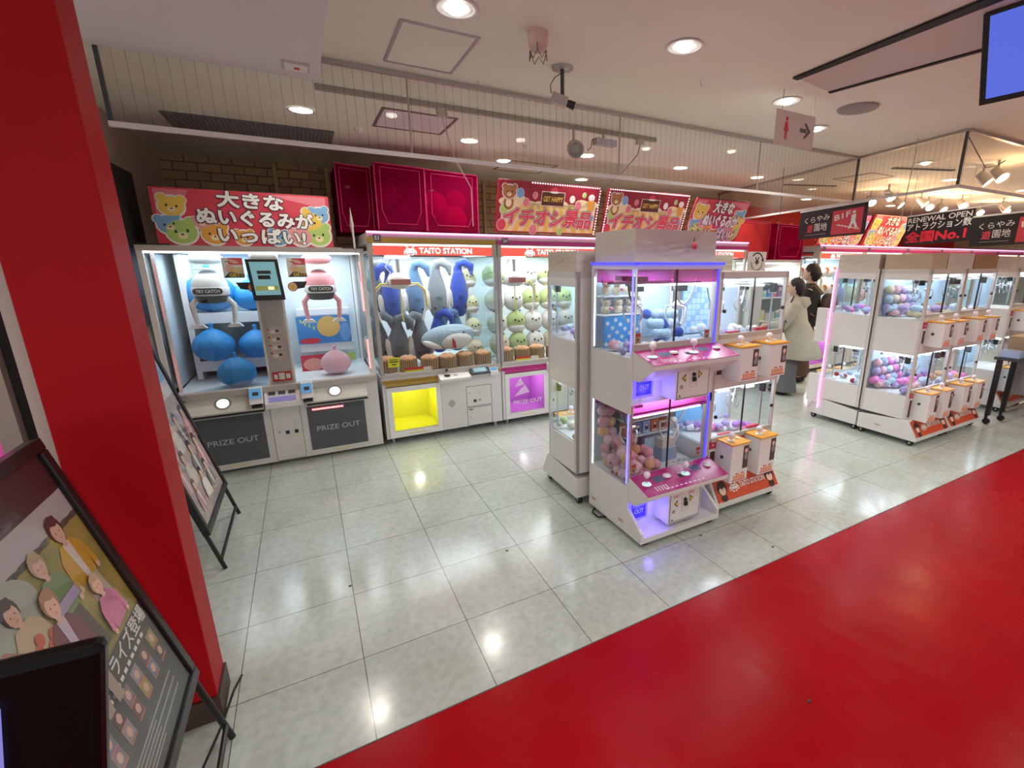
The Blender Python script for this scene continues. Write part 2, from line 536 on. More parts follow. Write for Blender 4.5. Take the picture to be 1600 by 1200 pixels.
for x, y in ((-.5, .4), (1.2, .2), (3.3, 1.0), (4.8, .6), (4.4, -.2), (7.2, .6), (1.0, -1.5), (3.5, -1.5), (6.2, -1.2), (-1.5, -1)):
    downlight(x, y, 'ceiling downlight over the red floor, behind the camera side of the shop', CEIL if x > .2 else 2.58, power=1.2)
for x, y in ((7.5, 3.3), (9.5, 3.2), (11.5, 3.2), (7.6, 5.4), (9.8, 5.2)):
    downlight(x, y, 'far ceiling downlight over the right aisle', power=1.6, col=(1, .78, .5))


def hatch(x0, x1, y0, y1, label, m, mi=None, w=.014):
    t = thing('access_panel', label, 'ceiling hatch', ((x0 + x1) / 2, (y0 + y1) / 2, CEIL))
    F = Fr((0, 0, CEIL), (1, 0, 0), (0, -1, 0))
    MB().frame(F, x0, x1, -y1, -y0, w, m, 0, .006).build('frame', t)
    MB().slab(F, x0 + w, x1 - w, -y1 + w, -y0 - w, mi or M_ceil, 0, .002).build('panel', t)


hatch(.515, .884, 2.46, 2.965, 'large pale ceiling hatch beside the nearest downlight', mat('hatch_frame', (.42, .38, .4), .4, .4))
hatch(.62, 1.16, 3.78, 4.3, 'dark framed white ceiling hatch above the magenta bags', mat('hatch_dark', (.16, .07, .06), .5), mat('hatch_white', (.75, .68, .72), .5), .02)
hatch(2.06, 2.62, 4.95, 5.5, 'thin framed ceiling hatch above the nearer yellow prize sign', mat('hatch_thin', (.2, .13, .08), .5))
hatch(6.1, 6.6, 3.5, 4.0, 'thin framed ceiling hatch seen through the slanting glass curtain', mat('hatch_thin', (.2, .13, .08), .5))

# ceiling grille (left) and linear air slots
t = thing('air_grille', 'dark rectangular return air grille in the ceiling at the left', 'air vent', (-.2, 4.9, CEIL))
F = Fr((0, 0, CEIL), (1, 0, 0), (0, -1, 0))
MB().frame(F, -.75, .37, -5.24, -4.62, .025, M_dark, 0, .01).build('frame', t)
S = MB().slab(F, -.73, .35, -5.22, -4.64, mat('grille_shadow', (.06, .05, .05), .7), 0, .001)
for i in range(36): S.slab(F, -.72 + i * .0297, -.705 + i * .0297, -5.21, -4.65, mat('grille_blade', (.13, .12, .12), .5), .002, .007)
S.build('louvre', t)
t = thing('air_slot', 'long black linear air slot running towards the hanging screen', 'air vent', (2.6, 1.6, CEIL))
S = MB(); G = Fr((2.62, 2.06, CEIL), (.0, -1, 0), (-1, 0, 0))
S = MB()
S.prism([(2.655, 2.045), (3.04, 2.09), (3.3, 0.2), (2.5, .2)], CEIL - .004, CEIL - .001, mat('slot_plate', (.62, .54, .52), .6), 'z')
S.build('face_plate', t)
S = MB()
S.prism([(2.63, 2.05), (2.675, 2.05), (2.6, .2), (2.5, .2)], CEIL - .012, CEIL - .003, M_matt, 'z')
S.build('slot', t)
S = MB()
S.prism([(3.03, 2.09), (3.055, 2.09), (3.3, .2), (3.27, .2)], CEIL - .012, CEIL - .003, M_matt, 'z')
S.build('slot', t)
for x, y, lb in ((6.3, 3.05, 'short black air slot seen through the slanting glass curtain'), (6.2, 4.4, 'far thin black air slot behind the glass above the red bags')):
    tag(MB().prism([(x - .3, y + .15), (x + .45, y - .12), (x + .47, y - .07), (x - .28, y + .2)], CEIL - .01, CEIL - .001, M_matt, 'z').build('air_slot'), lb, 'air vent')
t = thing('ceiling_speaker', 'round grey ceiling speaker grille right of the toilet sign', 'speaker', (3.525, 2.192, CEIL))
MB().lathe([(.13, -.002), (.125, -.012), (.11, -.014), (.0001, -.014)], (3.525, 2.192, CEIL), mat('speaker_mesh', (.3, .27, .26), .6), 30).build('grille', t)
for x, y, lb in ((.53, 4.45, 'tiny ceiling sprinkler left of the small dark framed hatch'), (1.95, 4.3, 'tiny ceiling sprinkler right of the downlight over the bags'), (4.4, 2.5, 'tiny pale ceiling detector right of the round speaker')):
    tag(MB().lathe([(.035, 0), (.03, -.012), (.012, -.02), (.012, -.035), (.0001, -.037)], (x, y, CEIL), M_white2, 16).build('sprinkler'), lb, 'sprinkler')
# sprinkler guard with wire cage
t = thing('smoke_detector', 'pink beige ceiling detector with a wire cage above the camera', 'detector', (1.102, 2.28, CEIL))
MB().lathe([(.05, 0), (.048, -.05), (.036, -.075), (.0001, -.078)], (1.102, 2.28, CEIL), mat('detector_pink', (.6, .42, .38), .5), 24).build('housing', t)
S = MB()
pts = []
for i in range(13):
    a = 2 * PI * i / 12
    pts.append((1.102 + .042 * math.cos(a), 2.28 + .042 * math.sin(a), CEIL - (.12 if i % 2 else .085)))
S.tube(pts, .0022, M_dark, 5)
for i in (0, 4, 8): S.tube([(1.102 + .045 * math.cos(i * PI / 6), 2.28 + .045 * math.sin(i * PI / 6), CEIL - .02), pts[i]], .002, M_dark, 5)
S.build('wire_cage', t)
# security camera
t = thing('security_camera', 'grey security camera hanging from a round ceiling plate', 'camera', (1.394, 2.581, CEIL))
x, y = 1.394, 2.581
MB().lathe([(.06, 0), (.058, -.01), (.0001, -.012)], (x, y, CEIL), M_grey, 24).build('ceiling_plate', t)
MB().cyl((x, y, CEIL - .01), (x, y, CEIL - .14), .011, M_dark).build('stem', t)
S = MB(); K = Matrix.Rotation(-.5, 3, 'Z')
def bxr(S, c, dx, dy, dz, Rm, m):
    v = [Vector(c) + Rm @ Vector((a * dx, b * dy, q * dz)) for a in (-1, 1) for b in (-1, 1) for q in (-1, 1)]
    return S.add(v, [(0, 1, 3, 2), (4, 6, 7, 5), (0, 4, 5, 1), (2, 3, 7, 6), (0, 2, 6, 4), (1, 5, 7, 3)], m)
Rc = Matrix.Rotation(-.35, 3, 'Z') @ Matrix.Rotation(.3, 3, 'Y')
bxr(S, (x - .02, y, CEIL - .165), .045, .025, .025, Rc, M_grey); S.build('body', t, bevel=.003)
S = MB(); a = Vector((x - .02, y, CEIL - .165)) + Rc @ Vector((.044, 0, 0)); b = Vector((x - .02, y, CEIL - .165)) + Rc @ Vector((.09, 0, 0))
S.cyl(a, b, .019, M_black, .023, 18); S.build('lens', t)
MB().tube([(x - .005, y, CEIL - .03), (x - .05, y, CEIL - .06), (x - .075, y, CEIL - .1), (x - .07, y, CEIL - .14)], .0025, M_black, 5).build('cable', t)
# hooks
for x, y, lb in ((1.05, 3.0, 'tiny wire hook on the ceiling left of the security camera'), (1.25, 3.6, 'tiny wire hook on the ceiling below the glass curtain rail'), (2.2, 2.35, 'tiny wire hook on the ceiling right of the bright downlight')):
    tag(MB().tube([(x, y, CEIL), (x, y, CEIL - .02), (x + .012, y, CEIL - .032), (x + .014, y, CEIL - .018)], .0018, M_steel, 5).build('ceiling_hook'), lb, 'hook')
# emergency lamp on soffit
t = thing('emergency_lamp', 'small white emergency lamp with a red mark under the lowered soffit', 'emergency light', (.095, 2.89, 2.58))
MB().box(.036, .152, 2.84, 2.945, 2.57, 2.58, M_beige).build('frame', t)
MB().box(.045, .143, 2.85, 2.935, 2.566, 2.57, M_paper).build('face', t)
MB().box(.085, .108, 2.88, 2.905, 2.564, 2.566, M_redsign).build('mark', t)
# lighting track with spots
t = thing('lighting_track', 'thin grey lighting track behind the glass curtain', 'light track', (1.5, 3.52, CEIL))
MB().box(.2, 2.82, 3.505, 3.54, CEIL - .03, CEIL, mat('track_grey', (.33, .3, .27), .5)).build('rail', t)
t = thing('track_spotlight', 'round grey spotlight hanging from the track', 'spotlight', (2.0, 3.52, CEIL - .03))
MB().cyl((2.0, 3.52, CEIL - .03), (2.0, 3.52, CEIL - .12), .01, M_beige).build('stem', t)
MB().lathe([(.0001, .07), (.05, .06), (.062, .0), (.066, -.05), (.058, -.05), (.05, -.02), (.0001, -.01)], (0, 0, 0), M_grey, 24).build('housing', t)
h = [o for o in t.children if o.name.startswith('housing')][0]
h.location = (0, -.02, -.14); h.rotation_euler = (-1.15, 0, -.3)
BASEZ = None
for c in h.data.vertices: c.co += BASE[t.name]   # lathe above was made at the origin
t = thing('track_floodlight', 'white boxy floodlight on the track right of the round spotlight', 'spotlight', (2.28, 3.52, CEIL - .03))
MB().cyl((2.28, 3.52, CEIL - .03), (2.28, 3.52, CEIL - .07), .012, M_beige).build('stem', t)
S = MB(); bxr(S, (2.28, 3.5, CEIL - .1), .1, .03, .025, Matrix.Rotation(.0, 3, 'Z'), M_grey); S.build('housing', t, bevel=.003)
MB().box(2.19, 2.37, 3.468, 3.474, CEIL - .122, CEIL - .08, mat('lilac_lens', (.5, .45, .6), .3)).build('lens', t)
MB().tube([(2.24, 3.52, CEIL - .06), (2.16, 3.5, CEIL - .09), (2.15, 3.5, CEIL - .15), (2.12, 3.5, CEIL - .17)], .004, M_dark, 5).build('cable', t)
t = thing('track_connector', 'small beige plug in the track with a cable going down to the signs', 'track plug', (2.65, 3.52, CEIL - .03))
MB().box(2.62, 2.68, 3.5, 3.54, CEIL - .07, CEIL - .03, M_beige).build('plug', t)
MB().tube([(2.66, 3.52, CEIL - .06), (2.69, 3.6, CEIL - .13), (2.75, 3.9, CEIL - .22), (2.82, 4.3, 2.43)], .004, M_dark, 5).build('cable', t)
t = thing('track_connector', 'beige plug in the track with a cord slanting to the magenta bags', 'track plug', (.97, 3.52, CEIL - .03))
MB().box(.93, 1.0, 3.5, 3.54, CEIL - .08, CEIL - .03, M_beige).build('plug', t)
MB().tube([(.96, 3.52, CEIL - .07), (1.08, 3.75, CEIL - .2), (1.15, 3.9, 2.44), (1.4, 4.3, 2.3), (1.5, 4.6, 2.0)], .005, M_beige, 6).build('cord', t)
# hanging rods of curtain
for x, y, z0, lb in ((.657, 3.1, 2.27, 'thin white rod hanging in front of the magenta bags'), (2.15, 3.1, 2.27, 'thin rod hanging over the yellow prize signs'), (3.65, 3.1, 2.27, 'thin rod hanging below the ceiling left of the black stairs banner')):
    tag(MB().cyl((x, y, z0), (x, y, CEIL), .006, M_beige, n=8).build('hanging_rod'), lb, 'rod')
tag(MB().tube([(3.99, 3.1, 2.5), (4.0, 3.1, 2.2), (4.01, 3.1, 1.95)], .003, M_dark, 5).build('rope'), 'dark cord hanging left of the black stairs banner', 'cord')
tag(MB().tube([(4.78, 2.4, 2.7), (4.78, 2.4, 2.55), (4.8, 2.42, 2.4), (4.78, 2.43, 2.0)], .004, M_beige, 5).build('rope'), 'pale twin cord hanging in front of the renewal banner', 'cord')
pts = [(4.95, 2.1, 2.66), (5.15, 2.1, 2.56), (5.4, 2.12, 2.47), (5.6, 2.12, 2.5), (5.75, 2.12, 2.56)]
tag(MB().tube(pts, .005, M_dark, 6).build('dangling_cable'), 'dark cable sagging below the ceiling at the far right', 'cable')

# warm spotlights far right, each on its own stem
SP = [(7.589, 4.332), (7.204, 3.879), (8.214, 4.272), (9.043, 4.225), (9.566, 4.27), (8.445, 4.051), (9.306, 3.876), (6.568, 2.466), (6.739, 2.657), (10.794, 4.211), (10.927, 3.9), (10.3, 3.7)]
WORDS = ['leftmost', 'second from the left', 'third from the left', 'fourth from the left', 'fifth from the left', 'sixth from the left', 'seventh from the left', 'big one near the dangling cable', 'slim one near the dangling cable', 'third from the right end', 'second from the right end', 'rightmost']
for i, (x, y) in enumerate(SP):
    t = thing('ceiling_spotlight', 'glowing spotlight over the far right aisle, ' + WORDS[i], 'spotlight', (x, y, CEIL))
    MB().cyl((x, y, CEIL - .12), (x, y, CEIL), .012, M_grey, n=8).build('stem', t)
    a = Vector((x, y, CEIL - .12)); d = Vector((-.45 + .3 * (i % 3), -.6, -.6)).normalized()
    MB().cyl(a - d * .05, a + d * .09, .04, M_grey, .06, 16, False).build('housing', t)
    MB().cyl(a + d * .08, a + d * .085, .052, M_lamp, n=16).build('bulb', t)
    light('lamp_light', 'POINT', a + d * .12, 7, (1, .6, .3), .05, parent=t)


# ================================================================== SIGN ART
C_red = mat('sign_red', (.62, .05, .08), .5)
C_pink = mat('sign_pink', (.72, .2, .26), .5)
C_yel = mat('sign_yellow', (.8, .55, .1), .5)
C_cream = mat('sign_cream', (.85, .72, .42), .5)
C_blue = mat('sign_blue', (.2, .42, .68), .5)
C_green = mat('sign_green', (.42, .6, .16), .5)
C_bear = mat('bear_brown', (.4, .16, .06), .5)
C_orange = mat('sign_orange', (.75, .35, .06), .5)
C_dkred = mat('sign_dark_red', (.3, .01, .03), .5)
C_navy = mat('outline_navy', (.04, .02, .05), .5)
C_rose = mat('bear_rose', (.75, .32, .35), .5)


def bear(S, F, u, v, r, m, w, edge=True, rot=0, muzzle=C_cream):
    c, s_ = math.cos(rot), math.sin(rot)
    P = lambda a, b: (u + (a * c - b * s_) * r, v + (a * s_ + b * c) * r)
    if edge:
        for a, b, q in ((0, 0, 1.12), (-.72, .68, .48), (.72, .68, .48)): S.disc(F, *P(a, b), q * r, q * r * .95, M_letter, w)
    for a in (-.72, .72): S.disc(F, *P(a, .68), .38 * r, .38 * r, m, w + .0006)
    S.disc(F, *P(0, 0), r, .88 * r, m, w + .001)
    S.disc(F, *P(0, -.3), .33 * r, .26 * r, muzzle, w + .0015)
    for a in (-.38, .38): S.disc(F, *P(a, .05), .09 * r, .12 * r, M_ink, w + .002)
    S.disc(F, *P(0, -.2), .1 * r, .07 * r, M_ink, w + .002)


def bear_sign(P0, P1, T0, label, lit=None, depth=.03):
    """red sign: P0 lower left, P1 lower right, T0 upper left"""
    P0, P1, T0 = Vector(P0), Vector(P1), Vector(T0)
    W = (P1 - P0).length; H = (T0 - P0).length; F = Fr(P0, P1 - P0, T0 - P0)
    t = thing('prize_sign', label, 'sign', P0, 'signs on top of the crane machines')
    S = MB().slab(F, 0, W, 0, H, C_red, -depth, 0)
    S.poly(F, [(.02 * W, H * .97), (.2 * W, H * .97), (.05 * W, .2 * H), (.02 * W, .5 * H)], C_pink, .0006)
    S.poly(F, [(.62 * W, H * .97), (.98 * W, H * .97), (.98 * W, .75 * H)], C_pink, .0006)
    S.build('board', t)
    S = MB(); k = H
    for u, v, r, m, q in ((.1, .68, .19, C_yel, -.1), (.07, .36, .18, C_blue, .2), (.13, .14, .23, C_green, .1), (.3, .1, .2, C_orange, 0), (.24, .42, .12, C_rose, .3),
                          (.93, .62, .17, C_blue, .1), (.87, .5, .2, C_yel, -.5), (.94, .2, .22, C_green, .1), (.8, .14, .19, C_rose, .2), (.66, .05, .16, C_blue, -.1), (.46, .05, .15, C_orange, 0)):
        rr = r * k
        cy_ = max(v * H, rr * .2)
        bear(S, F, min(max(u * W, rr * 1.15), W - rr * 1.15), max(cy_, rr * 1.05), rr, m, .0012 + .001 * (u % .3), rot=q)
    S.build('bear_picture', t)
    S = MB()
    for body, u, v, h, wd in (('大きな', .53, .81, .3, .37), ('ぬいぐるみが', .55, .49, .31, .66), ('いっぱい!', .57, .17, .3, .5)):
        S.text(F, body, u * W, v * H, h * H, C_navy, .005, bold=.1, width=wd * W, rot=-.03)
        S.text(F, body, u * W, v * H, h * H, M_letter, .0064, bold=.045, width=wd * W * 1.0, rot=-.03)
    S.build('lettering', t)
    S = MB()
    for i in range(int(W / .014)):
        S.slab(F, i * .014, i * .014 + .006, H, H + .008, M_ink, -.01, 0)
    for i in range(int(H / .014)):
        S.slab(F, -.008, 0, i * .014, i * .014 + .006, M_ink, -.01, 0); S.slab(F, W, W + .008, i * .014, i * .014 + .006, M_ink, -.01, 0)
    S.build('toothed_edge', t)
    if lit:
        S = MB()
        for i in range(int(W / .025)): S.disc(F, i * .025 + .01, H - .006, .005, .005, lit, .003, 8)
        for i in range(int(H / .025)): S.disc(F, W - .006, i * .025 + .01, .005, .005, lit, .003, 8)
        S.build('led_dots', t)
    return t


def balloon_sign(P0, P1, T0, label, dots=None):
    P0, P1, T0 = Vector(P0), Vector(P1), Vector(T0)
    W = (P1 - P0).length; H = (T0 - P0).length; F = Fr(P0, P1 - P0, T0 - P0)
    t = thing('prize_sign', label, 'sign', P0, 'signs on top of the crane machines')
    S = MB().slab(F, 0, W, 0, H, C_dkred, -.03, 0)
    S.slab(F, .04 * W, .97 * W, .03 * H, .6 * H, C_cream, 0, .0006)
    for i in range(9): S.disc(F, (.08 + .105 * i) * W, (.6 + .07 * math.sin(i * 1.9)) * H, .07 * W, .08 * H, C_cream, .0006)
    for i in range(10):
        S.poly(F, [((.1 * i + .05) * W, .03 * H), ((.1 * i + .1) * W, .03 * H), ((.06 * i + .25) * W, .56 * H), ((.06 * i + .22) * W, .56 * H)], C_yel, .001)
    S.build('board', t)
    S = MB()
    for u, v, r, m in ((.2, .77, .033, C_blue), (.26, .6, .03, C_pink), (.34, .75, .022, C_pink), (.05, .15, .04, C_red), (.35, .07, .035, C_pink), (.71, .72, .026, M_letter), (.78, .6, .032, C_pink), (.83, .82, .02, C_green), (.93, .35, .03, C_blue), (.62, .05, .028, C_green), (.06, .45, .035, C_green)):
        S.disc(F, u * W, v * H, r * W * 1.1, r * W * 1.3, M_letter, .0012); S.disc(F, u * W, v * H, r * W, r * W * 1.2, m, .0018)
    bear(S, F, .1 * W, .78 * H, .06 * W, C_bear, .0022)
    S.disc(F, .1 * W, .58 * H, .045 * W, .06 * W, C_bear, .0018); S.disc(F, .1 * W, .58 * H, .026 * W, .035 * W, C_cream, .0022)
    S.disc(F, .91 * W, .78 * H, .035 * W, .03 * W, M_letter, .002)
    S.poly(F, [(.87 * W, .72 * H), (.95 * W, .72 * H), (.94 * W, .52 * H), (.88 * W, .52 * H)], C_orange, .0024)
    S.build('party_picture', t)
    S = MB().slab(F, .4 * W, .63 * W, .56 * H, .84 * H, M_letter, 0, .002).slab(F, .405 * W, .625 * W, .57 * H, .83 * H, mat('plaque_brown', (.09, .02, .01), .5), 0, .003)
    S.disc(F, .52 * W, .84 * H, .04 * W, .09 * H, C_red, .0015); S.disc(F, .52 * W, .83 * H, .045 * W, .02 * H, M_letter, .0036)
    S.text(F, 'GET HAPPY', .515 * W, .69 * H, .14 * H, C_yel, .004, bold=.02, width=.19 * W)
    S.build('plaque', t)
    S = MB()
    for j, ch in enumerate('イチオシ景品'):
        u = (.13 + .147 * j) * W
        S.text(F, ch, u, (.3 - .02 * (j % 2)) * H, .38 * H, C_navy, .0045, bold=.085, skew=.12)
        S.text(F, ch, u, (.3 - .02 * (j % 2)) * H, .38 * H, M_letter, .0057, bold=.055, skew=.12)
        S.text(F, ch, u, (.3 - .02 * (j % 2)) * H, .38 * H, C_red, .0068, bold=.028, skew=.12)
    S.build('lettering', t)
    S = MB()
    n = int(W / .028)
    for i in range(n):
        if i > n * .28 or dots: S.disc(F, i * .028 + .014, H - .008, .0075, .007, M_led2, .004, 8)
    for i in range(int(H / .028)):
        S.disc(F, W - .01, i * .028 + .01, .0065, .0075, M_led2, .004, 8)
        if dots: S.disc(F, .01, i * .028 + .01, .0065, .0075, M_led2, .004, 8)
    S.build('led_dots', t)
    return t


M_led2 = mat('small_led', (1, 1, 1), emit=1.6, ecol=(.9, .88, 1))
M_ledv = mat('violet_led', (.5, .3, 1), emit=2, ecol=(.45, .2, 1))
M_ledw = mat('warm_led', (1, .6, .3), emit=2, ecol=(1, .6, .3))
bear_sign((-.9, 4.6, 1.78), (.262, 4.6, 1.78), (-.9, 4.62, 2.19), 'red bear sign on top of the leftmost crane machine')
balloon_sign((1.73, 4.62, 1.955), (2.89, 4.62, 1.955), (1.745, 4.5, 2.43), 'yellow prize sign with white light dots, left of the glass curtain rod')
balloon_sign((2.98, 4.62, 1.955), (4.13, 4.62, 1.955), (2.99, 4.47, 2.43), 'yellow prize sign partly behind the white canvas cover', True)
bear_sign((4.2, 4.62, 1.93), (5.1, 4.62, 1.93), (4.2, 4.4, 2.4), 'red bear sign between the second yellow sign and the red bags')
bear_sign((6.85, 4.62, 1.93), (7.92, 4.62, 1.93), (6.85, 4.45, 2.37), 'far red bear sign half hidden by the black stairs banner', M_ledv)
bear_sign((8.05, 4.62, 1.93), (9.1, 4.62, 1.93), (8.05, 4.45, 2.4), 'far red bear sign just left of the renewal banner', M_ledw)

# ================================================================== BIG CRANE MACHINES IN THE ROW
PIXINV = ['..X.....X..', '...X...X...', '..XXXXXXX..', '.XX.XXX.XX.', 'XXXXXXXXXXX', 'X.XXXXXXX.X', 'X.X.....X.X', '...XX.XX...']


def emblem(S, F, u, v, s, m, w):
    for j, row in enumerate(PIXINV):
        i = 0
        while i < 11:
            if row[i] == 'X':
                k = i
                while k < 11 and row[k] == 'X': k += 1
                S.slab(F, u + (i - 5.5) * s, u + (k - 5.5) * s, v + (3 - j) * s, v + (4 - j) * s, m, w - .0005, w)
                i = k
            else: i += 1


M_inner = mat('cabinet_lining', (.78, .82, .84), .5)
M_shelfw = mat('shelf_acrylic', (.8, .84, .88), .3)
M_prizeglass = glass('prize_window', (.9, .9, .9), .7)
M_clabel = mat('caution_label', (.75, .68, .4), .6)


def crane_machine(X, label, band, chute, number, kind, Y=4.38, Wd=1.14, detail=True):
    t = thing('crane_machine', label, 'claw machine', (X + Wd / 2, Y + .5, 0), 'big crane machines in the long row')
    B = (X, Y)
    x = lambda a: X + a
    # base cabinet with prize window opening
    S = MB()
    z0, z1 = .06, .62
    w0, w1, wz0, wz1 = .075, .48, .125, .515
    S.box(X, x(w0), Y, Y + 1.05, z0, z1, M_white); S.box(x(w1), x(Wd), Y, Y + 1.05, z0, z1, M_white)
    S.box(x(w0), x(w1), Y, Y + 1.05, z0, wz0, M_white); S.box(x(w0), x(w1), Y, Y + 1.05, wz1, z1, M_white)
    S.box(x(w0), x(w1), Y + .4, Y + 1.05, wz0, wz1, M_white)
    S.box(X, x(Wd), Y + .001, Y + 1.05, z1, .64, M_white)
    S.build('base_cabinet', t)
    S = MB()
    e = .002
    S.quad((x(w0 + e), Y + .01, wz0 + e), (x(w1 - e), Y + .01, wz0 + e), (x(w1 - e), Y + .395, wz0 + e), (x(w0 + e), Y + .395, wz0 + e), chute)
    S.quad((x(w0 + e), Y + .395, wz0 + e), (x(w1 - e), Y + .395, wz0 + e), (x(w1 - e), Y + .395, wz1 - e), (x(w0 + e), Y + .395, wz1 - e), chute)
    S.quad((x(w0 + e), Y + .01, wz1 - e), (x(w0 + e), Y + .395, wz1 - e), (x(w1 - e), Y + .395, wz1 - e), (x(w1 - e), Y + .01, wz1 - e), chute)
    for a in (w0 + e, w1 - e): S.quad((x(a), Y + .01, wz0 + e), (x(a), Y + .395, wz0 + e), (x(a), Y + .395, wz1 - e), (x(a), Y + .01, wz1 - e), chute)
    S.build('prize_chute', t)
    light('chute_fill', 'POINT', (x(.28), Y + .12, .45), 1.1, (1, 1, 1), .04, parent=t)  # point light added to brighten the chute colour
    F = front(X, Y, 0)
    S = MB().frame(F, .03, .52, .065, .55, .045, M_white2, 0, .012)
    S.slab(F, .03, .52, .55, .555, M_ink, 0, .003).slab(F, .52, .524, .065, .555, M_ink, 0, .003).slab(F, .03, .52, .06, .065, M_ink, 0, .003)
    d = S.build('prize_door', t)
    S = MB().slab(F, w0, w1, wz0, wz1, M_prizeglass, .002, .006)
    S.build('glass', d)
    S = MB().text(F, 'PRIZE OUT', .28, .23, .06, M_letter, .008, bold=.01, width=.33)
    if chute is M_purple:
        S.poly(F, [(.2, .5), (.24, .42), (.13, .4)], mat('pale_purple', (.8, .55, .85), .5), .0075)
        S.poly(F, [(.25, .42), (.12, .3), (.3, .33)], mat('pale_purple', (.8, .55, .85), .5), .0075)
        S.build('lettering', d)
    S = MB().slab(F, .2, .36, .085, .1, M_clabel, .0125, .0135); S.build('caution_label', d)
    S = MB().slab(F, 0, Wd, .585, .618, band, .001, .004).slab(F, .03, .5, .56, .595, band, .012, .016)
    S.build('colour_band', t)
    S = MB().frame(F, .77, 1.03, .26, .47, .003, M_ink, 0, .002); S.slab(F, .775, 1.025, .265, .465, M_white, 0, .0015)
    S.disc(F, .8, .4, .009, .009, M_steel, .003); S.disc(F, .9, .4, .009, .009, M_steel, .003); S.slab(F, .84, .87, .3, .33, M_dark, 0, .003); S.slab(F, .89, .92, .31, .33, M_grey, 0, .003)
    S.build('service_door', t)
    S = MB().frame(F, .77, 1.03, .06, .25, .003, M_ink, 0, .002); S.slab(F, .775, 1.025, .065, .245, M_white, 0, .0015)
    S.disc(F, .8, .15, .009, .009, M_steel, .003); S.slab(F, .79, .83, .225, .235, M_dark, 0, .003)
    S.build('service_door', t)
    S = MB()
    for i in range(-4, 5):
        for j in range(-4, 5):
            if abs(i) + abs(j) < 6: S.disc(F, .62 + i * .008, .32 + j * .009, .003, .003, M_dark, .001, 6)
    S.build('speaker_grille', t)
    # control shelf
    S = MB().prism([(Y, .53), (Y - .1, .575), (Y - .11, .595), (Y + .02, .64), (Y + .02, .53)], x(.5), x(.8), M_white2)
    p = S.build('control_panel', t, bevel=.004)
    zz = lambda y: .595 + (y - (Y - .11)) / .13 * .045
    S = MB().cyl((x(.58), Y - .05, zz(Y - .05)), (x(.58), Y - .05, zz(Y - .05) + .008), .028, M_black).cyl((x(.58), Y - .05, zz(Y - .05)), (x(.578), Y - .05, zz(Y - .05) + .05), .006, M_chrome, n=8).ell((x(.578), Y - .05, zz(Y - .05) + .055), .014, M_black)
    S.build('joystick', p)
    S = MB().cyl((x(.66), Y - .05, zz(Y - .05)), (x(.66), Y - .05, zz(Y - .05) + .012), .02, M_white2); S.build('button', p)
    S = MB(); G = Fr((x(.81), Y - .09, .612), (1, 0, 0), (0, .8, .42))
    S.slab(G, 0, .19, 0, .115, M_black, -.014, .0)
    p = S.build('tablet', t, bevel=.003)
    MB().slab(G, .03, .16, .025, .09, mat('tablet_screen', (.12, .2, .25), .2, emit=.35, ecol=(.3, .45, .5)), 0, .001).build('screen', p)
    S = MB(); S.prism([(Y, .55), (Y - .06, .565), (Y - .07, .61), (Y, .65)], x(1.01), x(1.09), M_white2)
    p = S.build('card_reader', t, bevel=.003)
    G = Fr((x(1.02), Y - .068, .614), (1, 0, 0), (0, .86, .5))
    MB().slab(G, .0, .06, .01, .05, mat('reader_screen', (.1, .3, .6), .3, emit=.2), 0, .003).build('screen', p)
    # glazed box
    for a, y in ((.0, Y), (Wd - .03, Y), (0, Y + 1.02), (Wd - .03, Y + 1.02)):
        MB().box(x(a), x(a + .03), y, y + .03, .64, 1.72, M_grey).build('corner_post', t)
    MB().box(X, x(Wd), Y - .012, Y + .03, .64, .672, M_beige).build('window_sill', t)
    MB().box(x(.03), x(Wd - .03), Y + .004, Y + .01, .672, 1.725, M_glass).build('front_glass', t)
    for a in (.002, Wd - .008): MB().box(x(a), x(a + .006), Y + .03, Y + 1.02, .66, 1.72, M_gside).build('side_glass', t)
    S = MB().box(x(.03), x(Wd - .03), Y + 1.02, Y + 1.05, .64, 1.72, M_inner).box(x(.03), x(Wd - .03), Y + .03, Y + 1.02, .641, .655, mat('deck_white', (.8, .84, .8), .5)).box(x(.03), x(Wd - .03), Y + .1, Y + 1.02, 1.74, 1.76, M_inner)
    S.build('lining', t)
    # header
    S = MB().box(X, x(Wd), Y + .0, Y + 1.05, 1.815, 1.9, M_beige).box(X, x(.04), Y, Y + .1, 1.72, 1.815, M_beige).box(x(Wd - .04), x(Wd), Y, Y + .1, 1.72, 1.815, M_beige)
    S.build('top_cap', t)
    S = MB().box(X, x(Wd), Y - .004, Y, 1.822, 1.862, band); S.build('colour_band', t)
    S = MB().box(X, x(Wd), Y - .015, Y + .01, 1.898, 1.913, M_ledpink); S.build('light_strip', t)
    F2 = front(x(.04), Y + .02, 1.72)
    W2 = Wd - .08
    h = MB().slab(F2, 0, W2, 0, .095, M_hred, -.05, 0).slab(F2, 0, W2, .078, .095, mat('lit_cream', (1, .9, .8), .4, emit=1.3), 0, .001).build('header_sign', t)
    S = MB(); emblem(S, F2, .29 * W2, .037, .0098, M_hwhite, .003)
    S.text(F2, 'TAITO STATION', .59 * W2, .037, .07, M_hwhite, .003, bold=.03, width=.45 * W2); S.build('lettering', h)
    S = MB().slab(front(X, Y - .004, 0), .05, .11, 1.83, 1.885, mat('number_plate', (.1, .09, .14), .5), 0, .003)
    if number: S.text(front(X, Y - .008, 0), number, .08, 1.857, .045, M_letter, .0005, bold=.02)
    S.build('number_plate', t)
    S = MB()
    for a in (.06, Wd - .06):
        for y in (Y + .06, Y + .95): S.cyl((x(a), y, 0), (x(a), y, .06), .016, M_steel).cyl((x(a), y, 0), (x(a), y, .012), .028, M_steel)
    S.build('levelling_feet', t)
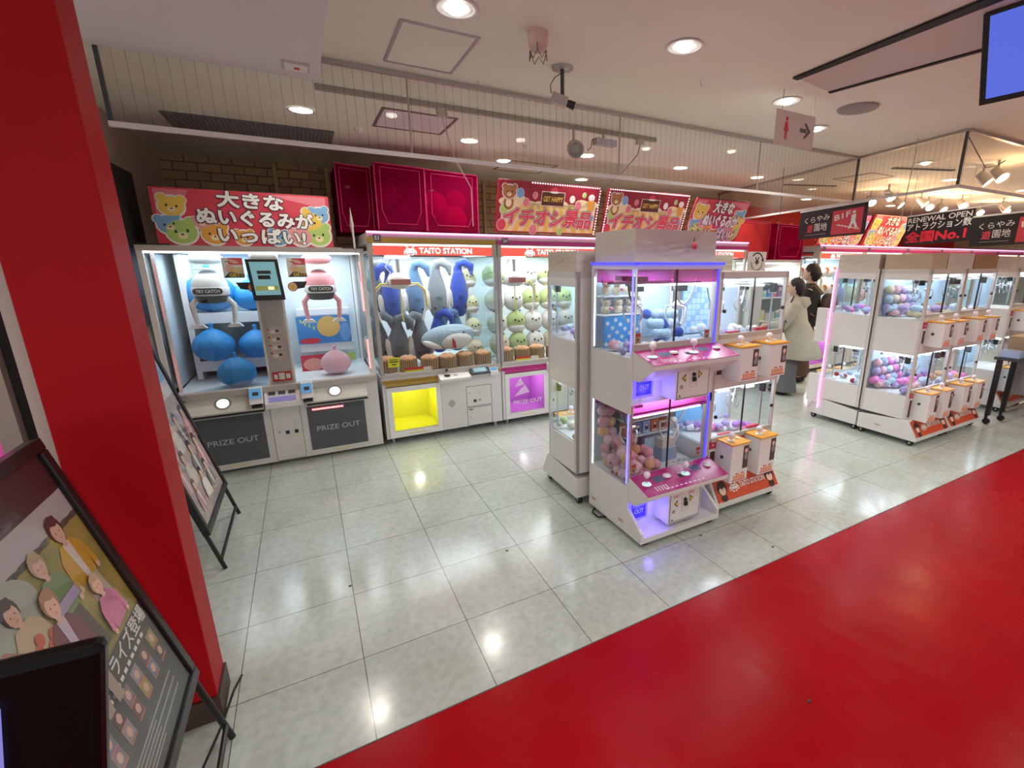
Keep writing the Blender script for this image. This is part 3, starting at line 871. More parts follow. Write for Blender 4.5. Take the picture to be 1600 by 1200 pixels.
    for a in (.34, .8): light('box_light', 'AREA', (x(a), Y + .45, 1.73), W_BOX, (.93, .97, 1), .5, .7, parent=t)
    # crane
    cx, cy_ = x(.27), Y + .25
    S = MB().box(x(.03), x(Wd - .03), cy_ - .02, cy_ + .02, 1.725, 1.74, M_grey)
    for a in (.06, Wd - .09): S.box(x(a), x(a + .03), Y + .05, Y + 1.0, 1.715, 1.735, M_grey)
    S.box(cx - .1, cx + .1, cy_ - .08, cy_ + .08, 1.69, 1.72, M_white2)
    c = S.build('crane_gantry', t)
    S = MB().cyl((cx, cy_, 1.56), (cx, cy_, 1.69), .018, M_steel).tube([(cx - .05, cy_, 1.69), (cx - .11, cy_, 1.62), (cx - .07, cy_, 1.57), (cx - .13, cy_, 1.45)], .006, M_white2, 6)
    S.build('column', c)
    S = MB().lathe([(.0001, .1), (.05, .095), (.095, .06), (.105, .02), (.085, -.03), (.05, -.05), (.0001, -.052)], (cx, cy_, 1.47), M_white2, 22, 1, .85)
    c = S.build('claw_head', t)
    MB().box(cx - .085, cx + .085, cy_ - .1, cy_ - .05, 1.46, 1.51, mat('claw_display', (.16, .02, .02), .3, emit=.15, ecol=(.6, .2, .15))).build('display', c)
    MY = mat('claw_yellow', (.75, .72, .1), .4)
    for s_ in (-1, 1):
        S = MB().tube([(cx + s_ * .06, cy_, 1.44), (cx + s_ * .16, cy_, 1.455), (cx + s_ * .215, cy_, 1.4), (cx + s_ * .225, cy_, 1.25), (cx + s_ * .19, cy_, 1.12)], .011, M_white2, 7)
        S.tube([(cx + s_ * .1, cy_ - .008, 1.468), (cx + s_ * .165, cy_ - .008, 1.47), (cx + s_ * .23, cy_ - .008, 1.405), (cx + s_ * .24, cy_ - .008, 1.25)], .007, MY, 6)
        S.build('claw_arm', t)
    MB().tube([(cx, cy_, 1.42), (cx, cy_ - .01, 1.18), (cx + .01, cy_ - .01, 1.12)], .006, MY, 6).build('claw_arm', t)
    return t


crane_machine(.505, 'crane machine full of shark plushes with a yellow prize chute', M_gold, M_yellow, 'S1', 'shark')
crane_machine(1.655, 'crane machine full of round bird plushes with a purple prize chute', M_mag, M_purple, 'S4', 'bird')
crane_machine(2.805, 'crane machine mostly hidden behind the nearer white island, left of its neighbour', M_mag, M_purple, '', '')
crane_machine(3.955, 'crane machine at the right end of the near row, seen over the canvas cover', M_mag, M_purple, '', '')
for i in range(7):
    crane_machine(6.62 + i * 1.15, 'far crane machine beyond the two shoppers, ' + ['leftmost', 'second from left', 'third from left', 'fourth from left', 'fifth from left', 'sixth from left', 'rightmost'][i], M_mag, M_purple, '', '')

# ================================================================== LEFTMOST MACHINE
M_smoke_in = mat('chute_grey', (.1, .105, .115), .4)
M_lining2 = mat('lining_blue_grey', (.62, .7, .76), .5)
X0, X1, Y0 = -.99, .468, 4.38
t = thing('crane_machine', 'wide white two-bay crane machine at the left with smoked prize windows', 'claw machine', ((X0 + X1) / 2, Y0 + .5, 0))
S = MB()
ws = ((-.872, -.422), (-.109, .342))
xs = [X0, ws[0][0], ws[0][1], ws[1][0], ws[1][1], X1]
for i in (0, 2, 4): S.box(xs[i], xs[i + 1], Y0, Y0 + 1.05, .03, .64, M_white)
for a, b in ws:
    S.box(a, b, Y0, Y0 + 1.05, .03, .08, M_white); S.box(a, b, Y0, Y0 + 1.05, .47, .64, M_white); S.box(a, b, Y0 + .4, Y0 + 1.05, .08, .47, M_smoke_in)
    S.box(a, b, Y0 + .05, Y0 + .4, .08, .085, M_smoke_in)
S.build('base_cabinet', t)
F = front(0, Y0, 0)
for (a, b), red in zip(ws, (0, 1)):
    d = MB().slab(F, a, b, .08, .47, M_gsmoke, .0, .004).build('prize_window', t)
    MB().text(F, 'PRIZE OUT', (a + b) / 2, .265, .062, mat('etched_letter', (.5, .5, .52), .5), .006, bold=.006, width=.34).build('lettering', d)
    MB().slab(F, (a + b) / 2 - .07, (a + b) / 2 + .07, .045, .062, M_clabel, .001, .002).build('caution_label', t)
    if red:
        MB().slab(F, a + .04, a + .28, .437, .45, M_ledred, .006, .012).build('red_lamp', t)
S = MB().frame(F, -.372, -.157, .035, .5, .003, M_dark, 0, .002).slab(F, -.369, -.16, .038, .497, M_white, 0, .0015)
S.disc(F, -.33, .285, .01, .01, M_steel, .003)
for a in (-.27, -.205): S.slab(F, a - .014, a + .014, .26, .29, M_black, 0, .004)
S.slab(F, -.27, -.19, .235, .248, M_clabel, 0, .003)
S.build('service_door', t)
for a, b in ((-.93, -.4), (-.1, .37)):
    S = MB()
    S.prism([(Y0 - .0, .505), (Y0 - .07, .515), (Y0 - .075, .53), (Y0 + .0, .64)], a, b, mat('ledge_cream', (.78, .77, .7), .35))
    S.box(a, b, Y0 - .078, Y0, .5, .513, M_black)
    S.build('control_ledge', t)
for a in (-.665, .12):
    G = Fr((a, Y0 - .035, .592), (1, 0, 0), (0, .56, .83))
    S = MB().disc(G, 0, 0, .055, .05, M_grey, .002, 24).disc(G, 0, 0, .04, .036, mat('button_glow', (.9, 1, 1), .3, emit=1.6, ecol=(.8, .95, 1)), .004, 24)
    S.build('button', t)
S = MB().prism([(Y0, .5), (Y0 - .1, .52), (Y0 - .1, .56), (Y0 - .02, .66), (Y0, .66)], -.39, -.12, M_white2)
p = S.build('payment_panel', t, bevel=.004)
G = Fr((-.36, Y0 - .095, .57), (1, 0, 0), (0, .62, .78))
S = MB().slab(G, .0, .19, .0, .045, mat('violet_screen', (.2, .18, .4), .3, emit=.3), 0, .002)
for i in range(3): S.slab(G, .0 + i * .07, .05 + i * .07, .065, .095, M_dark, 0, .004)
S.build('screen', p)
for a in (-.44, -.085):
    S = MB().prism([(Y0 - .07, .56), (Y0 - .13, .58), (Y0 - .12, .6), (Y0 - .05, .7), (Y0 - .03, .7)], a - .045, a + .045, M_white2)
    S.box(a - .035, a + .035, Y0 - .12, Y0 - .05, .545, .565, M_black)
    p = S.build('card_reader', t, bevel=.003)
    G = Fr((a, Y0 - .105, .63), (1, 0, 0), (0, .55, .8))
    MB().slab(G, -.04, .04, -.01, .07, mat('reader_blue', (.12, .35, .65), .3, emit=.2), 0, .008).slab(G, -.02, .02, .01, .04, M_dark, .008, .01).build('screen', p)
S = MB().box(X0 + .06, X1 + .0, Y0 - .04, Y0 + .03, .645, .69, M_beige).box(X0 + .0, X0 + .1, Y0 - .05, Y0 + .03, .64, .655, M_black)
S.cyl((X0 + .1, Y0 - .055, .665), (X0 + .1, Y0 - .03, .665), .018, M_chrome)
S.build('front_rail', t)
# glass box
for a in (X0, X1 - .035):
    for y, q in ((Y0, .03), (Y0 + 1.0, .05)): MB().box(a, a + .035, y, y + q, .64 if q > .04 else .69, 1.735, M_white2).build('corner_post', t)
MB().box(-.93, -.91, Y0 + .06, Y0 + .08, .69, 1.735, M_white2).build('inner_post', t)
S = MB().box(X0, X1, Y0 - .01, Y0 + 1.05, 1.735, 1.775, M_beige).box(X0, X0 + .2, Y0 - .012, Y0 + .02, 1.775, 1.785, M_black).box(X1 - .16, X1, Y0 - .012, Y0 + .02, 1.77, 1.78, M_black)
S.build('top_cap', t)
MB().box(X0 + .02, X1 - .02, Y0 + .012, Y0 + .022, 1.722, 1.734, M_led).build('light_strip', t)
MB().box(X0 + .035, X1 - .035, Y0 + .004, Y0 + .01, .69, 1.72, M_glass).build('front_glass', t)
for a in (X0 + .003, X1 - .009): MB().box(a, a + .006, Y0 + .03, Y0 + 1.0, .69, 1.72, M_gside).build('side_glass', t)
for a in (X0 + .012, X1 - .045):
    MB().box(a, a + .012, Y0 + .035, Y0 + .05, 1.25, 1.66, M_ledred).build('red_lamp', t)
    MB().box(a, a + .012, Y0 + .035, Y0 + .05, .74, 1.0, M_ledred).build('red_lamp', t)
S = MB().box(X0 + .03, X1 - .03, Y0 + 1.0, Y0 + 1.03, .64, 1.735, M_lining2).box(X0 + .03, X1 - .03, Y0 + .03, Y0 + 1.0, .65, .665, mat('deck_ice', (.75, .82, .86), .4)).box(X0 + .03, X1 - .03, Y0 + .05, Y0 + 1.0, 1.728, 1.735, M_inner)
S.build('lining', t)
S = MB().box(-.33, -.17, Y0 + .03, Y0 + .1, .665, 1.73, M_beige).box(-.345, -.33, Y0 + .03, Y0 + .1, .665, 1.73, M_white2).box(-.17, -.155, Y0 + .03, Y0 + .1, .665, 1.73, M_white2)
S.box(-.26, -.24, Y0 + .1, Y0 + 1.0, .665, 1.72, M_white2)
p = S.build('centre_pillar', t)
F = front(0, Y0 + .028, 0)
S = MB()
for i in range(4):
    z = .9 + i * .065
    S.slab(F, -.3, -.205, z, z + .055, mat('step_card', (.62, .5, .42), .6), 0, .0015)
    S.disc(F, -.295, z + .045, .008, .008, M_redsign, .002, 10)
    S.disc(F, -.235, z + .03, .014, .01, M_ink, .002, 12); S.slab(F, -.28, -.25, z + .01, z + .035, M_paper, .0015, .002)
S.build('instruction_card', p)
S = MB().slab(F, -.315, -.18, .71, .79, M_redsign, 0, .002)
S.slab(F, -.27, -.23, .725, .78, M_paper, .002, .003).slab(F, -.305, -.28, .73, .77, M_paper, .002, .003).slab(F, -.22, -.19, .73, .77, M_paper, .002, .003)
S.build('red_notice', p)
# shelving on the back wall of the left bay
for z in (1.24, .83): MB().box(-.86, -.3, 4.98, 5.36, z - .09, z, M_shelfw).build('shelf', t)
MB().box(-.9, -.86, 4.98, 5.36, .67, 1.72, M_white2).build('shelf_upright', t)
MB().box(X0 + .012, X0 + .02, Y0 + .38, Y0 + 1.0, .67, 1.72, M_lining2).build('side_reflection_panel', t)  # pale panel added in place of the interior mirrored in the side glass
MB().box(-.1, .36, 5.2, 5.36, 1.16, 1.22, M_shelfw).build('shelf', t); MB().box(-.1, .36, 5.1, 5.36, .82, .9, M_shelfw).build('shelf', t)
# backdrops (plain coloured art boards)
F = front(-.86, 5.2, .665)
S = MB().slab(F, 0, .55, 0, .15, mat('night_blue', (.02, .05, .12), .5), 0, .004)
S.disc(F, .16, .06, .13, .055, mat('teal', (.02, .2, .26), .5), .006, 24); S.disc(F, .4, .1, .12, .04, mat('plum', (.2, .02, .1), .5), .006)
S.build('art_board', t)
F = front(-.11, 5.08, .9)
S = MB().slab(F, 0, .46, 0, .26, mat('art_blue', (.03, .22, .6), .5), 0, .004)
S.disc(F, .27, .16, .1, .1, mat('art_gold', (.65, .42, .12), .5), .006, 26); S.disc(F, .41, .1, .05, .09, mat('art_sky', (.12, .35, .75), .5), .008, 26)
S.disc(F, .1, .03, .09, .028, mat('art_red', (.55, .03, .06), .5), .008)
for i in range(4): S.slab(F, .03 + i * .035, .045 + i * .035, .2 - i * .022, .235 - i * .022, C_green, .005, .006)
S.build('art_board', t)
F = front(-.11, 4.95, .665)
S = MB().slab(F, 0, .2, 0, .15, mat('art_red', (.55, .03, .06), .5), 0, .004).disc(F, .1, .06, .085, .06, mat('art_coral', (.75, .3, .28), .5), .006, 22).slab(F, .4, .47, .07, .15, C_green, 0, .004)
S.build('art_board', t)
for a in (-.62, .12): light('box_light', 'AREA', (a, Y0 + .5, 1.72), W_BOX * .75, (.86, .95, 1), .5, .8, parent=t)
# the two cranes
for cx, m, nm in ((-.65, M_white2, 'white'), (.12, mat('claw_pink_lit', (.9, .38, .42), .35), 'pink')):  # the right crane's pink light is put into its base colours
    cy_ = Y0 + .28
    S = MB().lathe([(.09, 0), (.115, -.02), (.1, -.06), (.07, -.075), (.0001, -.078)], (cx, cy_, 1.72), mat('frosted_' + nm, (.6, .66, .68) if nm == 'white' else (.9, .35, .38), .3), 22)
    S.lathe([(.085, 0), (.09, .012), (.06, .018), (.0001, .018)], (cx, cy_, 1.60), M_shelfw, 22)
    S.build('crane_mount', t)
    S = MB().lathe([(.0001, .13), (.04, .125), (.09, .09), (.115, .04), (.12, .0)], (cx, cy_, 1.47), m, 26)
    S.lathe([(.12, .0), (.125, -.005), (.125, -.055), (.115, -.065), (.0001, -.066)], (cx, cy_, 1.47), M_white2, 26)
    h = S.build('claw_head', t)
    G = front(cx, cy_ - .13, 1.442)
    S = MB(); S.slab(G, -.07, .07, -.024, .024, M_black, 0, .012)
    for q in (-.07, .07): S.disc(G, q, 0, .024, .024, M_black, .0119)
    S.text(G, 'TRY CATCH', 0, 0, .032, M_letter, .0128, bold=.02, width=.15)
    S.build('name_badge', h)
    MB().lathe([(.112, 0), (.09, -.055), (.075, -.06), (.0001, -.06)], (cx, cy_, 1.405), M_black, 22).build('lower_cup', h)
    for s_ in (-1, 1):
        S = MB().tube([(cx + s_ * .05, cy_, 1.375), (cx + s_ * .1, cy_, 1.375), (cx + s_ * .135, cy_, 1.33), (cx + s_ * .13, cy_, 1.25), (cx + s_ * .12, cy_, 1.175)], .02, m, 10, rs=[.02, .022, .022, .018, .015])
        S.prism([(cx + s_ * .12 - .055, 1.15), (cx + s_ * .12 + .055, 1.15), (cx + s_ * .12 + .03, 1.178), (cx + s_ * .12 - .03, 1.178)], cy_ - .03, cy_ + .03, M_white2, 'y')
        S.build('claw_arm', t)
# posters and screen on the glass
t = thing('video_display', 'black framed upright video screen hanging on the left machine glass', 'screen', (-.26, 4.34, 1.36))
F = Fr((-.35, 4.36, 1.372), (1, 0, .0), (-.06, 0, 1))
MB().slab(F, 0, .21, 0, .31, M_black, 0, .015).build('casing', t, bevel=.003)
S = MB().slab(F, .022, .188, .04, .29, mat('screen_teal', (.12, .3, .34), .3, emit=.3, ecol=(.25, .5, .55)), .015, .0155)
S.slab(F, .06, .15, .2, .225, M_dark, .0155, .016).slab(F, .06, .14, .16, .19, M_black, .0155, .016).slab(F, .03, .18, .075, .11, mat('screen_olive', (.3, .35, .1), .4, emit=.2), .0155, .016).slab(F, .11, .15, .08, .105, mat('screen_cream', (.9, .8, .5), .4, emit=.5), .016, .0165)
S.build('screen', t)
for x, lb in ((-.515, 'square claw poster with yellow GET lettering, left of the video screen'), (-.1, 'square claw poster with yellow GET lettering, right of the video screen')):
    t = thing('poster', lb, 'poster', (x, 4.37, 1.55), 'square posters beside the video screen')
    F = front(x, 4.371, 1.545)
    MB().slab(F, 0, .13, 0, .145, M_paper, 0, .001).slab(F, .04, .13, .095, .145, mat('poster_red', (.75, .1, .12), .5), .001, .0015).poly(F, [(0, 0), (.04, .045), (.13, .03), (.13, 0)], M_dark, .0016).disc(F, .045, .07, .025, .03, mat('poster_skin', (.8, .5, .4), .5), .0017).disc(F, .07, .12, .035, .012, mat('poster_skin', (.8, .5, .4), .5), .0018, rot=-.3).build('sheet', t)
    MB().text(F, 'GET!!', .08, .02, .036, C_yel, .002, bold=.04, width=.085).slab(F, .05, .12, .045, .056, C_yel, .001, .002).slab(F, .055, .12, .063, .073, C_yel, .001, .002).slab(F, .02, .05, .115, .12, M_ink, .001, .002).build('lettering', t)
for x, s_, lb in ((-.45, 1, 'black arrow sticker with yellow medal, left of the video screen'), (-.135, -1, 'black arrow sticker with yellow medal, right of the video screen')):
    t = thing('sticker', lb, 'sticker', (x, 4.37, 1.45), 'arrow stickers beside the video screen')
    F = Fr((x + (0 if s_ > 0 else .16), 4.371, 1.45), (1, 0, 0), (0, 0, 1))
    u = lambda a: a * s_ if s_ > 0 else -a - .0
    P = [(0, .06), (.1, .06), (.1, .0), (.025, .01)]
    MB().poly(F, [(a * (1 if s_ > 0 else -1), b) for a, b in P][:: s_], M_black, .001).build('arrow', t)
    MB().disc(F, .105 * s_, .02, .034, .036, M_redsign, .002, 22).disc(F, .105 * s_, .02, .028, .03, C_cream, .0025, 22).disc(F, .105 * s_, .02, .018, .02, C_yel, .003, 8).build('medal', t)


# ================================================================== SMALL DOUBLE-DECK MACHINES (type with coin towers)
M_in_blue = mat('lining_pale_blue', (.62, .76, .92), .5)
M_cable = mat('grey_cable', (.55, .55, .56), .4)


def mini_claw(t, cx, cy, ztop, m=None, scale=1.0):
    m = m or M_chrome
    s = scale
    S = MB().box(cx - .035 * s, cx + .035 * s, cy - .03 * s, cy + .03 * s, ztop - .05 * s, ztop, M_dark)
    S.cyl((cx, cy, ztop - .11 * s), (cx, cy, ztop - .05 * s), .012 * s, M_steel)
    S.ell((cx, cy, ztop - .13 * s), (.035 * s, .035 * s, .028 * s), m, 12, 8)
    c = S.build('claw', t)
    S = MB()
    for k in range(3):
        a = 2 * PI * k / 3 + .4
        d = (math.cos(a), math.sin(a))
        S.tube([(cx + d[0] * .02 * s, cy + d[1] * .02 * s, ztop - .13 * s), (cx + d[0] * .07 * s, cy + d[1] * .07 * s, ztop - .14 * s), (cx + d[0] * .075 * s, cy + d[1] * .075 * s, ztop - .2 * s), (cx + d[0] * .045 * s, cy + d[1] * .045 * s, ztop - .25 * s)], .006 * s, m, 6)
    S.build('prongs', c)
    return c


def loop(t, a, b, sag, m=None, r=.006):
    a = Vector(a); b = Vector(b)
    P = [a.lerp(b, i / 10) - Vector((0, 0, sag * 4 * (i / 10) * (1 - i / 10))) for i in range(11)]
    return MB().tube(P, r, m or M_cable, 6).build('hose', t)


def tower_machine():
    """origin at the front left floor corner; front looks towards -y"""
    Wd, Dp = .63, .415
    t = thing('mini_crane_machine', 'x', 'claw machine', (0, 0, 0), 'small two-deck machines with coin towers')
    S = MB().prism([(-.12, .055), (-.12, .085), (-.03, .235), (0, .24), (Dp, .2), (Dp, .055)], 0, Wd, M_white)
    S.build('base', t, bevel=.004)
    F = Fr((.02, -.122, .09), (1, 0, 0), (0, .09, .15))
    p = MB().slab(F, 0, Wd - .04, .008, .16, mat('apron_red', (.62, .07, .02), .4), 0, .004).build('apron_sign', t)
    S = MB(); emblem(S, F, .17, .085, .0085, M_letter, .006)
    S.text(F, 'TAITO STATION', .35, .085, .05, M_letter, .006, bold=.03, width=.25)
    S.build('lettering', p)
    S = MB()
    for u in (.06, .53):
        S.disc(F, u, .095, .045, .05, mat('print_dark_hair', (.05, .02, .02), .5), .005, 20); S.disc(F, u, .08, .03, .032, mat('print_skin', (.85, .6, .48), .5), .0058, 18)
        S.disc(F, u, .03, .03, .025, mat('print_dark_hair', (.05, .02, .02), .5), .0056)
        S.poly(F, [(u - .032, .085), (u - .015, .1), (u, .085), (u + .015, .1), (u + .032, .085), (u + .02, .12), (u - .02, .12)], mat('print_dark_hair', (.05, .02, .02), .5), .0064)
    for i in range(24): S.disc(F, .02 + .55 * ((i * 37) % 24) / 24, .015 + .13 * ((i * 17) % 24) / 24, .003, .003, C_yel, .0052, 5)
    S.build('print', p)
    # cabinet: posts and solid panels, windows between them
    S = MB()
    P = .022
    for a in (0, Wd - P):
        S.box(a, a + P, 0, P, .24, 1.6, M_beigew).box(a, a + P, Dp - .03, Dp, .24, 1.6, M_beigew)
    S.box(0, Wd, 0, Dp, 1.56, 1.6, M_beigew)
    S.box(0, Wd, Dp - .012, Dp, .24, 1.56, M_white)
    for a in (0, Wd - .012):
        S.box(a, a + .012, P, Dp - .03, .24, .46, M_white); S.box(a, a + .012, P, Dp - .03, .84, 1.16, M_white); S.box(a, a + .012, P, Dp - .03, 1.505, 1.56, M_white)
    S.box(P, Wd - P, 0, .02, .24, .49, M_white); S.box(P, Wd - P, 0, .02, .855, 1.185, M_white)
    S.box(P, Wd - P, .02, Dp - .012, .44, .46, M_white); S.box(P, Wd - P, .02, Dp - .012, .87, .885, M_white)
    S.box(P, Wd - P, .02, Dp - .012, 1.145, 1.16, M_white)
    S.build('cabinet', t)
    S = MB()
    for z0, z1 in ((.49, .52), (1.185, 1.215)): S.box(P, Wd - P, -.006, .02, z0, z1, M_beige)
    S.build('window_rail', t)
    for z0, z1 in ((.505, .855), (1.2, 1.56)):
        S = MB().box(P, Wd / 2 - .001, .006, .01, z0, z1, M_glass).build('front_glass', t)
        S = MB().box(Wd / 2 + .001, Wd - P, .012, .016, z0, z1, M_glass).build('front_glass', t)
        for a in (.003, Wd - .007): MB().box(a, a + .004, P, Dp - .03, z0 - .045, z1 - .02, M_gside).build('side_glass', t)
        MB().box(Wd / 2 - .001, Wd / 2 + .001, .004, .018, z0, z1, M_black).build('glass_seam', t)
        S = MB().box(P, Wd - P, Dp - .016, Dp - .012, z0 - .04, z1, M_in_blue); S.build('lining', t)
        S = MB().box(P + .005, Wd - P - .005, .1, .12, z1 - .05, z1 - .035, M_steel).box(P + .005, Wd - P - .005, .3, .32, z1 - .05, z1 - .035, M_steel)
        for a in (.2, .45): S.box(a - .05, a + .05, .08, .34, z1 - .06, z1 - .045, M_white2)
        S.build('rails', t)
        for a in (P + .01, Wd - P - .03): MB().box(a, a + .02, .06, .1, z1 - .1, z1 - .04, M_black).build('bracket', t)
        mini_claw(t, .2, .2, z1 - .05, None, .75); mini_claw(t, .46, .22, z1 - .05, mat('claw_grey', (.35, .35, .36), .4), .75)
        loop(t, (.04, .15, z1 - .06), (.2, .18, z1 - .06), .12); loop(t, (.33, .15, z1 - .06), (.45, .2, z1 - .06), .12)
        MB().box(P + .02, Wd - P - .02, .03, .05, z1 - .018, z1 - .008, M_led).build('light_strip', t)
        MB().box(Wd - .03, Wd - .02, .09, .097, z0 - .02, z1 - .1, M_steel).build('side_rail', t)
        light('box_light', 'AREA', (Wd / 2, .2, z1 - .012), 3.2, (.8, .88, 1), .45, .25, parent=t)
        MB().cyl((.05, -.004, z0 + .16), (.05, .006, z0 + .16), .012, M_black).build('lock', t); MB().cyl((Wd - .03, -.006, z0 + .16), (Wd - .03, .006, z0 + .16), .012, M_black).build('lock', t)
    # coin towers
    for z0, z1 in ((.235, .5), (.93, 1.145)):
        for x0 in (.075, .345):
            x1 = x0 + .165
            b = MB().box(x0, x1, -.14, .0, z0, z1, M_white2).build('coin_tower', t, bevel=.006)
            MB().box(x0 - .004, x1 + .004, -.146, 0, z1, z1 + .01, M_orange).build('top_plate', b)
            S = MB().cyl((x0 + .05, -.08, z1 + .01), (x0 + .05, -.08, z1 + .03), .006, M_chrome, n=8).ell((x0 + .05, -.08, z1 + .048), .022, mat('pearl_ball', (.85, .8, .88), .15, coat=.5), 14, 9).lathe([(.024, .002), (.02, .007), (.0001, .008)], (x0 + .05, -.08, z1 + .01), M_white2, 16)
            S.build('joystick', b)
            MB().cyl((x0 + .12, -.07, z1 + .01), (x0 + .12, -.07, z1 + .018), .014, M_white2).build('button', b)
            F = front(x0, -.1405, 0)
            S = MB().slab(F, .108, .155, z0 + .09, z1 - .015, mat('tower_picture', (.09, .05, .06), .5), 0, .002)
            S.disc(F, .131, z1 - .05, .014, .016, mat('print_skin', (.85, .6, .48), .5), .003); S.disc(F, .131, z1 - .09, .015, .025, mat('print_grey', (.3, .28, .3), .5), .003)
            S.build('picture_panel', b)
            S = MB().slab(F, .02, .15, z0 + .012, z0 + .018, M_redsign, 0, .001)
            for i in range(5): S.slab(F, .03 + i * .023, .046 + i * .023, z0 + .022, z0 + .05, mat('price_orange', (.8, .3, .12), .5), 0, .001)
            for i in range(2): S.slab(F, .05 + i * .05, .08 + i * .05, z0 + .056, z0 + .063, M_redsign, 0, .001)
            S.build('price_print', b)
            MB().cyl((x0 - .006, -.06, z1 - .1), (x0, -.06, z1 - .1), .012, M_dark).build('lock', b)
            F = front(x0 - .066, -.001, 0)
            S = MB().frame(F, .004, .06, z0 + .02, z1 - .07, .004, M_white2, 0, .006).slab(F, .006, .058, z0 + .022, z1 - .072, mat('slot_dark_red', (.08, .008, .012), .4), 0, .003)
            S.build('prize_slot', t)
            MB().slab(F, .002, .06, z1 - .055, z1 - .0, mat('crimson_label', (.5, .02, .06), .45), 0, .004).poly(F, [(.022, z1 - .025), (.042, z1 - .025), (.032, z1 - .04)], M_letter, .005).build('slot_label', t)
    for a in (.04, Wd - .04):
        for y in (-.08, Dp - .05):
            S = MB().cyl((a - .012, y + .02, .027), (a + .012, y + .02, .027), .027, M_rubber, n=16).box(a - .018, a + .018, y - .01, y + .03, .045, .056, M_black).cyl((a - .014, y + .02, .027), (a + .014, y + .02, .027), .01, M_steel)
            S.build('caster', t)
    MB().box(.25, .3, -.1205, -.119, .058, .07, M_clabel).build('caution_label', t)
    MB().box(-.001, 0, .2, .25, .12, .135, mat('tan_label', (.55, .35, .25), .6)).build('maker_label', t)
    return t


M_beigew = mat('warm_white_frame', (.6, .56, .53), .35)
proto = tower_machine()
proto['label'] = 'small two-deck machine with coin towers, right half of the nearest island'
proto.location = (2.225, 2.09, 0)
MACH = [proto]
for x, y, r, lb in ((4.73, 2.08, 0, 'front left small machine of the right hand island, with orange topped coin towers'),
                    (5.375, 2.08, 0, 'front right small machine of the right hand island, beside the table'),
                    (2.115, 2.975, PI, 'narrow small machine with its back to the nearest island, at its left rear'),
                    (2.855, 2.975, PI, 'small machine back to back with the right half of the nearest island'),
                    (5.37, 2.93, PI, 'rear left small machine of the right hand island, with a pink light edge'),
                    (6.015, 2.93, PI, 'rear right small machine of the right hand island, seen only through glass'),
                    (6.75, 2.15, 0, 'small machine at the right edge of the picture above the wicker box')):
    MACH.append(copy_tree(proto, (x, y, 0), r, lb))


def cover(x0, x1, y0, y1, z0, z1, label, m=M_canvas, seed=0):
    """soft cover: gridded box with sagging sides"""
    r = random.Random(seed)
    S = MB(); n = 8
    def face(P):
        vs = []; fs = []
        for i in range(n + 1):
            for j in range(n + 1):
                p = P(i / n, j / n)
                k = math.sin(PI * i / n) * math.sin(PI * j / n)
                vs.append(p(k * (.012 * math.sin(i * 1.7 + j * 2.3 + seed) - .006)))
        fs = [(i * (n + 1) + j, (i + 1) * (n + 1) + j, (i + 1) * (n + 1) + j + 1, i * (n + 1) + j + 1) for i in range(n) for j in range(n)]
        S.add(vs, fs, m, True)
    X = lambda u: x0 + (x1 - x0) * u; Yv = lambda u: y0 + (y1 - y0) * u; Z = lambda u: z0 + (z1 - z0) * u
    face(lambda u, v: (lambda k: (X(u), y0 - k, Z(v))))
    face(lambda u, v: (lambda k: (X(u), y1 + k, Z(v))))
    face(lambda u, v: (lambda k: (x0 - k, Yv(u), Z(v))))
    face(lambda u, v: (lambda k: (x1 + k, Yv(u), Z(v))))
    face(lambda u, v: (lambda k: (X(u), Yv(v), z1 + k)))
    return tag(S.build('dust_cover'), label, 'cover', 'soft covers on top of the small machines')


cover(1.575, 2.17, 2.1, 2.5, 1.655, 1.83, 'white canvas cover on the nearest machine, with a red charm', seed=1)
cover(1.485, 2.11, 2.57, 2.96, 1.6, 1.725, 'canvas cover on the narrow machine at the rear of the nearest island', seed=2)
cover(2.3, 2.84, 2.57, 2.96, 1.6, 1.71, 'canvas cover on the rear machine right of the red charm', seed=3)
cover(4.74, 5.36, 2.53, 2.92, 1.6, 1.735, 'canvas cover at the left rear of the right hand island', seed=4)
cover(4.74, 5.0, 2.1, 2.48, 1.6, 1.73, 'brown kraft paper cover on the front left machine', mat('tan_canvas', (.5, .38, .27), .8, bump=.5, bscale=7), seed=5)
cover(5.02, 5.5, 2.1, 2.48, 1.6, 1.74, 'pale canvas cover in the middle of the right hand island', seed=6)
cover(5.52, 6.0, 2.1, 2.48, 1.6, 1.73, 'shiny wrinkled brown kraft paper cover', M_brown, seed=7)
cover(6.02, 6.35, 2.1, 2.6, 1.6, 1.72, 'pale canvas cover at the right edge of the picture', seed=8)
cover(6.77, 7.36, 2.17, 2.55, 1.6, 1.72, 'beige cover on the machine above the wicker box', seed=9)
t = thing('charm', 'small red lantern charm hanging on the white canvas cover', 'charm', (1.98, 2.085, 1.74))
MB().tube([(1.985, 2.088, 1.79), (1.98, 2.085, 1.775), (1.98, 2.083, 1.765)], .003, M_ink, 6).build('cord', t)
MB().lathe([(.0001, .022), (.009, .018), (.013, .004), (.012, -.012), (.007, -.018), (.0001, -.019)], (1.98, 2.078, 1.745), C_red, 14).build('body', t)
tag(MB().box(4.722, 4.73, 2.925, 2.935, .13, 1.6, M_ledpink).build('neon_strip'), 'tall pink neon strip on the left rear edge of the right hand island', 'light strip')
tag(MB().box(4.69, 4.73, 2.94, 3.05, .85, 1.2, M_white).build('side_box'), 'upper small white box behind the pink neon strip', 'box', 'boxes behind the neon strip')
tag(MB().box(4.69, 4.73, 2.94, 3.05, .2, .5, M_white).build('side_box'), 'lower small white box behind the pink neon strip', 'box', 'boxes behind the neon strip')

